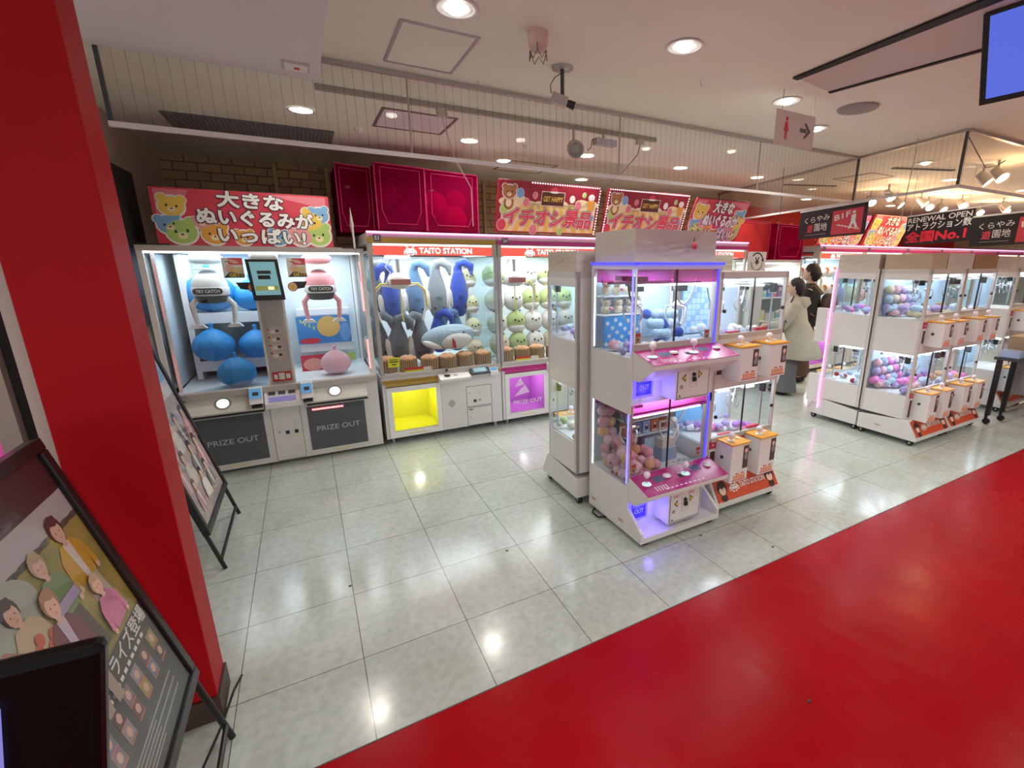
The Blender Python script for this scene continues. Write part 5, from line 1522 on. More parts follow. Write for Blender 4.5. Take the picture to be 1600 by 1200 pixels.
# ---- prizes in the tower machines: heaps of small things in the trays
def heap(ox, oy, z, w_, d_, n, cm, label, group, r=.028, seed=0, rot=False):
    rr = random.Random(seed)
    for i in range(n):
        x = ox + w_ * ((i * .618 + rr.random() * .1) % 1); y = oy + d_ * ((i * .377 + rr.random() * .1) % 1)
        q = r * rr.uniform(.8, 1.25)
        m = cm[i % len(cm)]
        tag(MB().ell((x, y, z + q * (1 + .9 * (i % 2))), (q, q, q * .85), m, 12, 8).build('small_plush'), label, 'plush toy', group)


P_vio = mat('bag_violet', (.45, .2, .65), .4); P_hot = mat('bag_hot_pink', (.8, .2, .55), .4); P_pw = mat('bag_white', (.8, .78, .85), .4)
heap(2.27, 2.16, 1.16, .52, .22, 26, (P_lav, P_pw, P_lblue, P_white), 'pastel toy on the upper tray beside the magenta control panel machine', 'pastel toys on the upper tray', seed=1)
heap(2.27, 2.16, .46, .52, .26, 34, (P_hot, P_lav, P_pw, P_vio), 'shiny pink or violet packet above the lower orange coin towers, nearest island', 'packets on the lower tray', .024, seed=2)
heap(1.51, 2.62, .46, .5, .28, 22, (P_cream, P_white, P_green), 'cream or green small plush on the lower tray of the narrow rear machine', 'plushes in the narrow rear machine, lower tray', seed=3)
heap(1.51, 2.62, 1.16, .5, .28, 20, (P_vio, P_lav, P_lblue), 'violet packet on the upper tray of the narrow rear machine', 'packets in the narrow rear machine, upper tray', .024, seed=4)
heap(4.77, 2.14, .46, .56, .3, 34, (P_lav, P_hot, P_lpink, P_lblue), 'loose pastel plush on the lower tray, right island, front left machine', 'plushes in the front left machine, lower tray', .034, seed=5)
heap(4.77, 2.14, 1.16, .56, .3, 34, (P_cream, P_lblue, P_lpink, P_lav), 'loose pastel plush on the upper tray, right island, front left machine', 'plushes in the front left machine, upper tray', .034, seed=6)
heap(5.41, 2.14, .46, .56, .3, 22, (P_lav, P_hot, P_peach), 'loose plush on the lower tray, right island, front right machine', 'plushes in the front right machine, lower tray', .034, seed=7)
heap(5.41, 2.14, 1.16, .56, .3, 18, (P_lblue, P_peach, P_pw), 'loose plush on the upper tray, right island, front right machine', 'plushes in the front right machine, upper tray', .034, seed=8)
heap(4.77, 2.6, 1.16, .56, .26, 24, (P_lav, P_hot, P_lblue), 'pastel packet on the upper tray, right island, rear left machine', 'packets in the rear left machine, upper tray', seed=9)
heap(4.77, 2.6, .46, .5, .26, 12, (P_pw, P_lblue, P_red), 'white or blue packet on the lower tray, right island, rear left machine', 'packets in the rear left machine, lower tray', seed=10)
for lay in range(3):
    for i in range(5):
        x = 4.82 + i * .11; z = 1.24 + lay * .085
        tag(MB().ell((x, 2.44, z), (.05, .035, .042), (P_lav, P_lblue, P_cream, P_lpink)[(i + lay) % 4], 12, 8).build('small_plush'), 'pastel plush stacked in the upper deck, right island, %s, %s' % (ROWN[lay], COLN[i]), 'plush toy', 'stacked plushes in the front left machine')
        tag(MB().ell((x, 2.44, z - .7), (.05, .035, .042), (P_hot, P_lav, P_lpink, P_lblue)[(i + lay) % 4], 12, 8).build('small_plush'), 'vivid plush stacked in the lower deck, right island, %s, %s' % (ROWN[lay], COLN[i]), 'plush toy', 'stacked plushes in the front left machine')
for x, z, m, lb in ((2.34, 1.19, C_red, 'upper left'), (2.6, 1.2, C_red, 'upper right'), (2.34, .49, C_red, 'lower left'), (2.62, .5, C_red, 'lower right'),
                    (4.82, 1.18, M_brown, 'right island upper left'), (5.1, 1.18, M_brown, 'right island upper second'), (5.5, 1.18, M_brown, 'right island upper third'), (5.8, 1.18, M_brown, 'right island upper fourth')):
    tag(MB().box(x, x + .11, 2.105, 2.125, z, z + .035, m).box(x, x + .11, 2.103, 2.105, z - .01 + .01, z + .012, C_yel).build('price_strip'), 'red and yellow price strip behind the small machine glass, ' + lb + ' one', 'price strip')
# blue checked backdrop and grid on the right half
F = front(2.27, 2.47, 1.17)
S = MB().slab(F, 0, .25, 0, .33, mat('check_blue', (.3, .5, .9), .4), 0, .003)
for i in range(6):
    for j in range(8):
        if (i * 5 + j * 3) % 4: S.slab(F, .01 + i * .04, .045 + i * .04, .008 + j * .04, .042 + j * .04, mat('check_pale', (.55, .72, .98), .4), .003, .004)
tag(S.build('checked_panel'), 'blue checked back panel in the upper deck of the right half of the nearest island', 'panel')
F = front(2.27, 2.47, .5)
tag(MB().slab(F, 0, .3, 0, .32, mat('poster_sky', (.2, .5, .85), .4), 0, .003).disc(F, .15, .18, .1, .07, mat('poster_sky2', (.08, .35, .8), .4), .004).build('sky_panel'), 'sky blue back panel in the lower deck of the right half of the nearest island', 'panel')


# ================================================================== HANGING SIGNS
t = thing('direction_sign', 'hanging pinkish toilet sign with a red woman symbol and a grey arrow', 'sign', (2.9, 2.2, 2.48))
F = front(2.71, 2.2, 2.385)
MB().slab(F, 0, .382, 0, .2, mat('sign_pinkish_white', (.66, .55, .54), .5), -.006, 0).build('board', t)
S = MB(); u, v = .1, .0
S.disc(F, .1, .155, .013, .014, C_red, .001).poly(F, [(.088, .138), (.112, .138), (.125, .085), (.112, .083), (.112, .035), (.103, .035), (.101, .08), (.099, .08), (.097, .035), (.088, .035), (.088, .083), (.075, .085)], C_red, .001)
S.build('woman_symbol', t)
MA = mat('sign_grey', (.12, .12, .11), .5)
MB().slab(F, .235, .3, .093, .117, MA, 0, .001).poly(F, [(.295, .06), (.345, .105), (.295, .15), (.27, .15), (.31, .105), (.27, .06)], MA, .0012).build('arrow', t)
for x in (2.755, 3.06): MB().cyl((x, 2.2, 2.583), (x, 2.2, CEIL), .0025, M_steel, n=6).build('wire', t)


def vframe(P0, P1):
    return Fr(P0, Vector(P1) - Vector(P0), (0, 0, 1))


M_bannerk = mat('banner_black', (.012, .008, .01), .5)
def stairs_banner(P0, P1, H, label):
    W = (Vector(P1) - Vector(P0)).length
    t = thing('banner', label, 'banner', P0)
    F = vframe(P0, P1)
    MB().slab(F, 0, W, -H, 0, M_bannerk, -.004, 0).build('cloth', t)
    MB().slab(F, -.01, W + .01, 0, .018, M_paper, -.008, .004).build('top_batten', t)
    MB().slab(F, .53 * W, .95 * W, -.93 * H, -.13 * H, C_red, 0, .0012).build('red_panel', t)
    S = MB().text(F, 'くらやみ', .28 * W, -.33 * H, .24 * H, M_letter, .002, bold=-.005, width=.4 * W, rot=.05)
    S.text(F, '遊', .19 * W, -.66 * H, .3 * H, C_red, .002, bold=.02).text(F, '園地', .36 * W, -.63 * H, .3 * H, M_letter, .002, bold=-.01, width=.2 * W)
    S.text(F, 'B1F', .67 * W, -.34 * H, .26 * H, M_letter, .002, bold=.02, width=.22 * W, rot=.15)
    S.slab(F, .12 * W, .46 * W, -.87 * H, -.855 * H, mat('sign_grey2', (.35, .33, .33), .5), 0, .002)
    S.build('lettering', t)
    S = MB()
    for i in range(7):
        u = (.6 + .045 * i) * W; v = (-.6 - .03 * i) * H
        S.slab(F, u, u + .05 * W, v - .025 * H, v, M_letter, 0, .002)
        S.slab(F, u + .04 * W, u + .05 * W, v - .055 * H, v, M_letter, 0, .002)
    S.disc(F, .83 * W, -.25 * H, .022 * W, .05 * H, M_letter, .002)
    S.poly(F, [(.8 * W, -.33 * H), (.86 * W, -.32 * H), (.86 * W, -.55 * H), (.9 * W, -.75 * H), (.87 * W, -.77 * H), (.83 * W, -.6 * H), (.8 * W, -.78 * H), (.77 * W, -.77 * H), (.8 * W, -.58 * H)], M_letter, .002)
    S.build('stairs_symbol', t)
    return t


stairs_banner((5.318, 3.83, 2.235), (5.05, 2.89, 2.25), .31, 'black banner with a red B1F stairs panel hanging from the slanting glass curtain')
stairs_banner((6.6, 2.6, 2.14), (6.4, 1.78, 2.16), .31, 'black stairs banner cut off by the right edge of the picture')
P0, P1 = (6.82, 3.39, 2.215), (6.6, 2.6, 2.245)
W = (Vector(P1) - Vector(P0)).length; H = .345; F = vframe(P0, P1)
t = thing('banner', 'black banner reading RENEWAL OPEN in white and red', 'banner', P0)
MB().slab(F, 0, W, -H, 0, M_bannerk, -.004, 0).build('cloth', t)
MB().slab(F, -.01, W + .3, 0, .016, M_paper, -.008, .004).build('top_batten', t)
S = MB().text(F, 'RENEWAL OPEN', .5 * W, -.15 * H, .24 * H, M_letter, .002, bold=.02, width=.94 * W).text(F, 'アトラクション数', .5 * W, -.4 * H, .28 * H, M_letter, .002, bold=.02, width=.95 * W)
S.text(F, '全国No.1', .5 * W, -.76 * H, .4 * H, mat('banner_red', (.75, .02, .05), .5), .002, bold=.05, width=.9 * W)
S.build('lettering', t)
for u in (.05, .9): MB().cyl(F(u * W, .016, 0), (*F(u * W, 0, 0)[:2], CEIL), .003, M_beige, n=6).build('cord', t)
# yen changer sign
t = thing('changer_sign', 'white money changer sign with a black yen symbol inside a round arrow', 'sign', (5.0, 4.2, 1.5))
F = front(4.99, 4.27, 1.515)
MB().slab(F, 0, .34, 0, .28, M_paper, -.006, 0).build('board', t)
MB().box(5.11, 5.34, 4.278, 4.55, 0, 1.54, M_white).build('changer_body', t)
S = MB().text(F, '¥', .17, .155, .13, M_ink, .002, bold=.03)
for i in range(24):
    a0 = .25 + i * .1
    if i < 22:
        S.poly(F, [(.17 + r * math.cos(a), .155 + r * math.sin(a)) for r, a in ((.1, a0), (.118, a0), (.118, a0 + .105), (.1, a0 + .105))], M_ink, .002)
S.poly(F, [(.245, .175), (.29, .2), (.3, .15)], M_ink, .002)
for i, ch in enumerate('MONEY CHANGER'):
    a = PI + .15 + i * (PI - .3) / 12
    S.text(F, ch, .17 + .108 * math.cos(a), .155 + .108 * math.sin(a), .03, M_ink, .002, bold=.03, rot=a + PI / 2) if ch != ' ' else None
S.text(F, '両替機', .1, .022, .05, M_ink, .002, bold=.03).slab(F, .2, .31, .03, .04, M_ink, 0, .001).slab(F, .2, .27, .01, .02, M_ink, 0, .001)
S.build('lettering', t)
# ---- hanging TV top right
t = thing('hanging_screen', 'large black framed screen glowing blue at the top right corner', 'screen', (2.9, 1.0, 2.5))
a = Vector((2.862, 1.2, 2.362)); b = Vector((2.96, .2, 2.362))
F = Fr(a, b - a, (-.44, -.05, .9))
MB().slab(F, 0, 1.05, 0, .365, M_black, -.05, 0).build('casing', t, bevel=.004)
MB().slab(F, .025, 1.03, .025, .35, mat('screen_blue', (.05, .1, .6), .2, emit=.5, ecol=(.1, .16, .7)), 0, .001).build('screen', t)
MB().box(2.93, 2.97, .7, .74, 2.5, CEIL, M_black).build('bracket', t)

# ================================================================== BAGS ON TOP OF THE ROW
def mesh_bag(x0, x1, y0, y1, z0, z1, label, balls, m=None, seam=None, skew=.0):
    t = thing('mesh_bag', label, 'bag', ((x0 + x1) / 2, y0, z0), 'big mesh storage bags on top of the machines')
    S = MB()
    S.prism([(x0, z0), (x1, z0), (x1 + .02, z1), (x0 + .01, z1 + .02)], y0, y1, m or M_gbag, 'y')
    S.build('mesh_cover', t)
    S = MB(); r = .006; e = seam or mat('bag_piping', (.6, .02, .15), .5)
    P = lambda a, b: (x0 + (x1 - x0) * a, y0 - .004, z0 + (z1 - z0) * b)
    pts = [P(.12, .95), P(.1, .3), P(.2, .1), P(.8, .1), P(.9, .3), P(.92, .95), P(.12, .97)]
    S.tube(pts, .0035, e, 6)
    S.tube([P(0, 0), P(0.01, 1)], .005, e, 6).tube([P(1, 0), P(1.02, 1)], .005, e, 6).tube([P(0.01, 1.03), P(1.02, 1)], .005, e, 6)
    S.build('piping', t)
    for x, y, z, q, mm, lb in balls:
        tag(MB().ell((x, y, z), q, mm, 18, 12).build('stored_plush'), lb, 'plush toy')
    return t


mesh_bag(.66, 1.09, 4.75, 5.4, 1.95, 2.5, 'left magenta mesh bag holding bluish plushes on top of the S1 machine', [(.9, 5.0, 2.09, .13, P_mid, 'bluish round plush low in the left magenta bag'), (.8, 5.1, 2.3, .12, P_lav, 'violet round plush high in the left magenta bag')])
mesh_bag(1.1, 1.6, 4.75, 5.3, 1.95, 2.48, 'right magenta mesh bag holding pale plushes on top of the S1 machine', [(1.23, 5.0, 2.22, .13, P_white, 'pale plush at the left in the right magenta bag'), (1.42, 5.0, 2.08, .14, P_white, 'pale plush low in the right magenta bag'), (1.48, 5.1, 2.28, .11, P_white, 'pale plush high in the right magenta bag')])
mesh_bag(.36, .65, 4.95, 5.7, 1.93, 2.5, 'dark crimson mesh bag at the far left of the bags', [], glass('crimson_mesh', (.4, .01, .06), .2, haze=.65, hcol=(.22, .002, .03)))
mesh_bag(5.15, 5.95, 4.75, 5.3, 1.72, 2.22, 'big plain red bag right of the second red bear sign', [], mat('red_fabric', (.5, .01, .015), .7, bump=.4, bscale=5))
mesh_bag(5.98, 6.58, 4.65, 5.2, 1.7, 2.18, 'crimson mesh bag above the shopper with black hair', [(6.4, 4.9, 1.85, .1, P_lav, 'violet plush in the crimson bag')], M_gbag)
# shelf carrying the red bags and the prize shelves behind the shoppers
S = MB().box(5.15, 6.58, 4.62, 5.4, 1.665, 1.7, M_beigew)
t = thing('display_shelving', 'white display shelving with small coloured prizes behind the shoppers', 'shelving', (5.9, 5.0, 0))
S.box(5.15, 5.18, 4.62, 5.4, 0, 1.665, M_beigew).box(6.55, 6.58, 4.62, 5.4, 0, 1.665, M_beigew).box(5.18, 6.55, 5.37, 5.4, 0, 1.665, M_inner)
S.build('frame', t)
for z in (.4, .8, 1.15, 1.45): MB().box(5.18, 6.55, 4.8, 5.37, z - .02, z, M_shelfw).build('shelf', t)
MB().box(5.2, 6.5, 4.75, 4.77, 1.64, 1.66, M_led).build('light_strip', t)
light('shelf_light', 'AREA', (5.87, 4.85, 1.63), 8, (1, .97, .92), 1.2, .2, parent=t)
PC = [(.1, .3, .75), (.75, .75, .78), (.8, .75, .25), (.75, .15, .3), (.25, .6, .65), (.8, .8, .8), (.35, .2, .55)]
CN = ['blue', 'pale grey', 'yellow', 'pink red', 'teal', 'white', 'violet']
rr = random.Random(4)
for zi, z in enumerate((.4, .8, 1.15, 1.45)):
    for i in range(11):
        k = (i * 3 + zi * 2) % 7
        x = 5.22 + i * .118; h = rr.uniform(.09, .17)
        tag(MB().box(x, x + .085, 4.84, 4.92, z, z + h, mat('prize_' + CN[k].replace(' ', '_'), PC[k], .4)).box(x + .01, x + .075, 4.838, 4.84, z + h * .55, z + h * .85, M_paper).build('prize_box'),
            '%s prize box on the display shelving, %s shelf, place %s' % (CN[k], ['lowest', 'second lowest', 'second highest', 'highest'][zi], ['one', 'two', 'three', 'four', 'five', 'six', 'seven', 'eight', 'nine', 'ten', 'eleven'][i]), 'box', 'prize boxes on the display shelving')
tag(MB().box(-1.07, -1.04, 4.4, 4.95, 1.2, 2.31, M_matt).build('black_board'), 'tall matt black board on the left wall beside the leftmost machine', 'board')
t = thing('pennant_finial', 'slim white metal pennant finial standing between the first two machines', 'ornament', (.42, 4.3, 1.7))
MB().tube([(.4, 4.32, 1.77), (.4, 4.32, 2.0), (.395, 4.32, 2.08)], .004, M_paper, 6, rs=[.008, .006, .001]).tube([(.385, 4.32, 1.95), (.395, 4.32, 2.07), (.41, 4.32, 1.95), (.39, 4.32, 1.86), (.385, 4.32, 1.95)], .0025, M_paper, 5).build('finial', t)
MB().tube([(.4, 4.32, 1.77), (.405, 4.32, 1.72), (.42, 4.32, 1.5)], .004, M_grey, 6).build('cord', t)

# ================================================================== POSTER STANDS (leaning towards the left)
def poster_stand(yn, yf, xf, zb, zt, lean, label, artist):
    """xf: x where the feet touch the floor; the face looks towards +x and leans back"""
    t = thing('poster_stand', label, 'poster stand', (xf, (yn + yf) / 2, 0), 'black framed poster stands')
    X = lambda z: xf - lean * z
    F = Fr((X(zb), yn, zb), (0, 1, 0), (-lean, 0, 1))
    W = yf - yn; L_ = math.hypot(zt - zb, lean * (zt - zb))
    f = MB().frame(F, 0, W, 0, L_, .035, M_black, -.02, .014).build('frame', t, bevel=.004)
    S = MB().slab(F, .03, W - .03, .03, L_ - .03, M_dark, -.015, -.004).build('backing', t)
    for y in (yn + .012, yf - .012):
        MB().tube([(X(zb + .05) - .01, y, zb + .05), (xf - .01, y, .0)], .011, M_black, 8).build('leg', t)
        MB().tube([(X(zt - .1) - .03, y, zt - .1), (X(zt - .1) - .38, y, .01)], .011, M_black, 8).build('leg', t)
    MB().tube([(xf - .02, yn + .012, .06), (xf - .02, yf - .012, .06)], .009, M_black, 8).build('crossbar', t)
    p = MB().slab(F, .035, W - .035, .035, L_ - .035, M_paper, -.003, .0).build('poster', t)
    artist(F, W, L_, p)
    MB().slab(F, .035, W - .035, .035, L_ - .035, glass('poster_cover', (.97, .97, .97), .55), .006, .0075).build('clear_cover', t)
    return t


SKIN = mat('print_skin_rose', (.75, .5, .38), .5)
def figure(S, F, u, v, s, top, hair, leg, rot=0, w=.002, arms=True, inner=None):
    """printed person, v = waist line, s = torso height"""
    c, q = math.cos(rot), math.sin(rot)
    P = lambda a, b: (u + (a * c - b * q) * s, v + (a * q + b * c) * s)
    if leg:
        S.poly(F, [P(-.3, .1), P(.3, .1), P(.42, -1.3), P(.12, -1.3), P(0, -.2), P(-.12, -1.3), P(-.4, -1.3)], leg, w)
    S.poly(F, [P(-.36, 0), P(.36, 0), P(.5, .75), P(.25, 1.0), P(-.25, 1.0), P(-.5, .75)], top, w + .0003)
    if inner: S.poly(F, [P(-.08, .05), P(.1, .05), P(.14, .98), P(-.14, .98)], inner, w + .0006)
    if arms:
        S.poly(F, [P(.38, .85), P(.52, .7), P(.62, .1), P(.42, .05)], top, w + .0007)
        S.poly(F, [P(-.38, .85), P(-.52, .7), P(-.62, .1), P(-.42, .05)], top, w + .0007)
        S.disc(F, *P(.5, .02), .08 * s, .08 * s, SKIN, w + .0008); S.disc(F, *P(-.5, .02), .08 * s, .08 * s, SKIN, w + .0008)
    S.slab(F, *(P(-.08, .9)[0], P(.08, .9)[0], P(0, .92)[1], P(0, 1.15)[1]), SKIN, w + .0008, w + .0009)
    S.disc(F, *P(0, 1.36), .27 * s, .3 * s, hair, w + .001, 16); S.disc(F, *P(0, 1.27), .2 * s, .25 * s, SKIN, w + .0013, 16)
    S.poly(F, [P(-.22, 1.38), P(-.1, 1.47), P(.08, 1.4), P(.22, 1.46), P(.2, 1.62), P(0, 1.68), P(-.2, 1.6)], hair, w + .0016)
    for a in (-.08, .08): S.disc(F, *P(a, 1.28), .022 * s, .014 * s, M_ink, w + .0018, 8)
    S.disc(F, *P(0, 1.14), .045 * s, .012 * s, mat('print_lip', (.6, .2, .2), .5), w + .0018, 8)


def art_field(F, W, L_, p):
    m0 = .035
    S = MB()
    S.slab(F, m0, W - m0, L_ * .845, L_ - m0, mat('print_maroon', (.06, .015, .02), .5), 0, .0006)
    S.slab(F, m0, W - m0, L_ * .75, L_ * .845, mat('print_sky', (.5, .48, .5), .5), 0, .0006)
    S.slab(F, m0, W - m0, L_ * .385, L_ * .76, mat('print_field', (.42, .33, .08), .5, vary=.4, vscale=9, col2=(.22, .24, .05)), 0, .0008)
    S.slab(F, m0, W - m0, m0, L_ * .395, mat('print_slate', (.085, .085, .075), .5), 0, .001)
    for i in range(12): S.disc(F, m0 + .03 + i * .054, L_ * .76, .035, .009, mat('print_tree', (.1, .09, .06), .5), .0011, 14)
    S.disc(F, W * .36, L_ * .7, .12, .075, mat('print_glass_dome', (.42, .48, .4), .5), .0013, 22)
    S.build('background_print', p)
    S = MB()
    G = lambda n, c: mat('print_' + n, c, .5)
    figure(S, F, W * .79, L_ * .59, .12, G('mustard', (.62, .36, .02)), G('auburn', (.1, .02, .02)), G('khaki', (.5, .42, .34)), .05, .002, inner=G('offwhite', (.75, .72, .68)))
    figure(S, F, W * .6, L_ * .575, .11, G('sage', (.2, .32, .13)), G('blond', (.5, .38, .24)), G('umber', (.12, .08, .06)), .05, .004)
    S.slab(F, W * .52, W * .68, L_ * .595, L_ * .625, G('lilac', (.38, .32, .5)), .0062, .0066)
    figure(S, F, W * .4, L_ * .55, .11, G('floral_cream', (.6, .5, .3)), G('dark', (.08, .05, .05)), G('greytrouser', (.42, .4, .4)), .1, .003)
    for i in range(5): S.disc(F, W * (.34 + .03 * i), L_ * (.57 + .02 * (i % 3)), .016, .016, G('flower', (.6, .12, .05)), .0057, 8)
    figure(S, F, W * .5, L_ * .47, .12, G('wine', (.2, .07, .09)), G('tan_hair', (.38, .24, .14)), G('taupe', (.4, .33, .26)), -.1, .0062, inner=G('lav', (.55, .5, .62)))
    figure(S, F, W * .23, L_ * .52, .13, G('dusty', (.42, .2, .14)), G('brownhair', (.12, .06, .05)), G('umber', (.12, .08, .06)), 0, .0035)
    figure(S, F, W * .78, L_ * .42, .1, G('rose', (.65, .25, .4)), G('blond', (.5, .38, .24)), None, .05, .0072)
    figure(S, F, W * .36, L_ * .375, .1, G('cream2', (.6, .52, .42)), G('plumhair', (.18, .06, .09)), None, -.2, .0078)
    figure(S, F, W * .14, L_ * .38, .13, G('denim', (.3, .3, .34)), G('dark', (.08, .05, .05)), None, .1, .0045)
    S.build('group_photo', p)
    S = MB()
    F3 = lambda u, v, w=0: F(u, v, w + .0)
    S.slab(F, .2, .3, L_ * .87, L_ * .945, G('logo_red', (.62, .03, .05)), 0, .0015)
    emblem(S, F, .25, L_ * .925, .005, M_letter, .002)
    S.text(F, 'TAITO', .25, L_ * .9, .028, M_letter, .002, bold=.03, width=.075).text(F, 'STATION', .25, L_ * .882, .022, M_letter, .002, bold=.03, width=.085)
    S.build('shop_logo', p)
    S = MB()
    S.text(F, 'ン限定プライズ登場', W * .6, L_ * .36, .055, M_letter, .002, bold=.015, width=W * .66)
    for i in range(14): S.slab(F, W * (.3 + .04 * i), W * (.325 + .04 * i), L_ * .313, L_ * .325, M_letter, .001, .0016)
    for r_ in range(3):
        S.slab(F, W * .12, W * .85, L_ * (.14 - .03 * r_), L_ * (.146 - .03 * r_), G('pale_line', (.4, .4, .38)), .001, .0016)
        S.slab(F, W * .12, W * .6, L_ * (.127 - .03 * r_), L_ * (.132 - .03 * r_), G('pale_line', (.4, .4, .38)), .001, .0016)
    S.build('lettering', p)
    S = MB()
    for r_ in range(2):
        for i in range(6):
            u = W * (.32 + .105 * i); v = L_ * (.25 - .055 * r_)
            c = [(.2, .22, .3), (.12, .08, .08), (.28, .2, .22), (.35, .3, .33), (.2, .1, .1), (.42, .32, .1)][(i + r_ * 2) % 6]
            S.slab(F, u, u + .045, v, v + .045, mat('print_thumb%d' % ((i + r_ * 2) % 6), c, .5), .001, .0016).disc(F, u + .022, v + .022, .012, .014, SKIN, .002, 10).slab(F, u, u + .045, v - .006, v - .001, G('salmon', (.6, .2, .14)), .001, .0018)
    S.build('thumbnail_grid', p)


def art_idols(F, W, L_, p):
    m0 = .035
    S = MB().slab(F, m0, W - m0, m0, L_ * .62, mat('print_room', (.55, .47, .45), .5, vary=.3, vscale=12), 0, .001)
    S.slab(F, m0, W - m0, L_ * .62, L_ - m0, mat('print_pale', (.72, .72, .74), .5), 0, .001).slab(F, W * .5, W * .92, L_ * .7, L_ * .92, mat('print_blue_pane', (.25, .5, .75), .5), .001, .002)
    S.build('background_print', p)
    S = MB()
    k = 0
    for v, s, us in ((.36, .13, (.25, .45, .66, .85)), (.2, .13, (.16, .37, .58, .8)), (.09, .11, (.28, .5, .72))):
        for u in us:
            c = [(.6, .35, .42), (.7, .66, .6), (.2, .22, .22), (.65, .28, .35)][k % 4]
            figure(S, F, W * u, L_ * v, s, mat('idol_dress%d' % (k % 4), c, .5), mat('idol_hair%d' % (k % 3), [(.03, .03, .035), (.06, .03, .03), (.12, .07, .05)][k % 3], .5), None, .1 * (k % 3 - 1), .002 + .0018 * (k // 3), inner=mat('idol_collar', (.75, .7, .66), .5))
            k += 1
    S.build('group_photo', p)


poster_stand(1.03, 1.74, -.412, .3, 1.19, .235, 'near poster stand showing young men in a field, in front of the red column', art_field)
poster_stand(2.9, 3.6, -.566, .22, 1.3, .24, 'farther poster stand showing young women, behind the red column', art_idols)
tag(MB().tube([(-.62, 1.5, .006), (-.5, 1.62, .006), (-.46, 1.8, .006), (-.44, 1.95, .006), (-.42, 2.02, .006)], .004, M_rubber, 6).tube([(-.53, 1.3, .006), (-.5, 1.45, .006), (-.45, 1.6, .006), (-.44, 1.75, .006)], .003, M_rubber, 6).build('floor_cable'), 'black cable on the floor at the foot of the red column', 'cable')
# black monitor back in the near corner
t = thing('black_monitor', 'glossy black monitor casing in the bottom left corner', 'monitor', (-.3, .62, .8))
a = Vector((-.52, .78, 1.03)); U = Vector((.245, .03, .03)); 
F = Fr((-.351, .7, .747), (1, 0, -.06), (.172, 0, .985))
MB().slab(F, -.13, .0, 0, .45, mat('gloss_black', (.005, .005, .005), .3, spec=.15), -.03, 0).build('casing', t, bevel=.01)
G = Fr((-.351, .69, .747), (1, 0, -.06), (.172, 0, .985))
MB().slab(G, -.25, -.088, 0, .4, mat('monitor_blue', (.2, .2, .6), .3, emit=.5, ecol=(.25, .25, .75)), -.01, 0).build('screen', t)

# ---- what is seen through the glazed door at the left edge: a pink lit machine
t = thing('glass_door_machine', 'pink lit machine with red shop lettering, seen through the glass at the left edge', 'claw machine', (-1.9, 3.0, 0))
MB().box(-2.3, -1.25, 2.9, 3.1, 0, .62, M_white).build('base_cabinet', t)
MB().box(-2.3, -1.25, 2.9, 3.1, .62, 1.5, mat('pink_glow_panel', (.5, .04, .2), .4, emit=.25, ecol=(.8, .1, .4))).build('pink_window', t)
MB().box(-2.3, -1.25, 2.88, 2.9, 1.2, 1.21, M_ledpink).build('light_strip', t)
MB().box(-2.3, -1.25, 2.9, 3.1, 1.5, 2.0, M_beige).build('top_cap', t)
MB().text(front(-2.0, 2.88, .74), 'TAITO', .2, .0, .16, M_redsign, 0, bold=.04).build('lettering', t)

# ================================================================== TABLE AND WICKER BOX
TB = len(COL.objects)
t = thing('display_table', 'dark topped trolley table at the right edge under the wicker box', 'table', (7.1, 2.0, 0))
MB().box(6.3, 7.6, 1.6, 1.98, .7, .73, M_dark).build('tabletop', t)
for x, y in ((6.35, 1.93), (6.62, 1.9), (7.5, 1.93), (7.5, 1.66)): MB().box(x, x + .04, y, y + .04, .1, .7, M_black).build('leg', t)
for z in (.2, .27): MB().cyl((6.35, 1.8, z), (7.55, 1.8, z), .014, M_steel).build('rail', t)
MB().box(6.7, 7.45, 1.7, 1.95, .3, .68, mat('grey_crate', (.3, .3, .32), .5)).build('grey_bin', t)
for x, y in ((6.355, 1.95), (6.625, 1.92), (7.505, 1.95), (7.505, 1.68)): MB().cyl((x, y, .03), (x + .03, y, .03), .03, M_rubber).box(x + .005, x + .035, y, y + .02, .045, .1, M_black).build('caster', t)
tag(MB().prism([(6.52, .731), (7.3, .731), (7.34, .93), (6.48, .93)], 1.63, 1.96, M_wood, 'y').build('wicker_box'), 'tan wicker box standing on the trolley table', 'box')
tag(MB().box(6.33, 6.46, 1.8, 1.95, .731, .8, mat('pale_blue_box', (.4, .5, .75), .5)).build('small_box'), 'pale blue small box on the trolley table left of the wicker box', 'box')

for o in list(COL.objects)[TB:]:
    if not o.parent: o.location.x -= .22

# ================================================================== PEOPLE
def skin_obj(name, pts, edges, m, parent, sub=2, root=0):
    base = BASE.get(parent.name, Vector((0, 0, 0))) if parent else Vector((0, 0, 0))
    me = D.meshes.new(name)
    me.from_pydata([Vector(p[:3]) - base for p in pts], edges, [])
    me.materials.append(m)
    o = D.objects.new(name, me); COL.objects.link(o)
    if parent: o.parent = parent
    md = o.modifiers.new('skin', 'SKIN'); md.use_smooth_shade = True; md.branch_smoothing = .4
    lay = me.skin_vertices[0].data if me.skin_vertices else None
    if lay is None:
        bm_ = __import__('bmesh').new(); bm_.from_mesh(me); bm_.verts.layers.skin.verify(); bm_.to_mesh(me); bm_.free()
        lay = me.skin_vertices[0].data
    for i, p in enumerate(pts):
        r = p[3]
        lay[i].radius = (r, p[4] if len(p) > 4 else r)
        lay[i].use_root = (i == root)
    s_ = o.modifiers.new('sub', 'SUBSURF'); s_.levels = s_.render_levels = sub
    return o


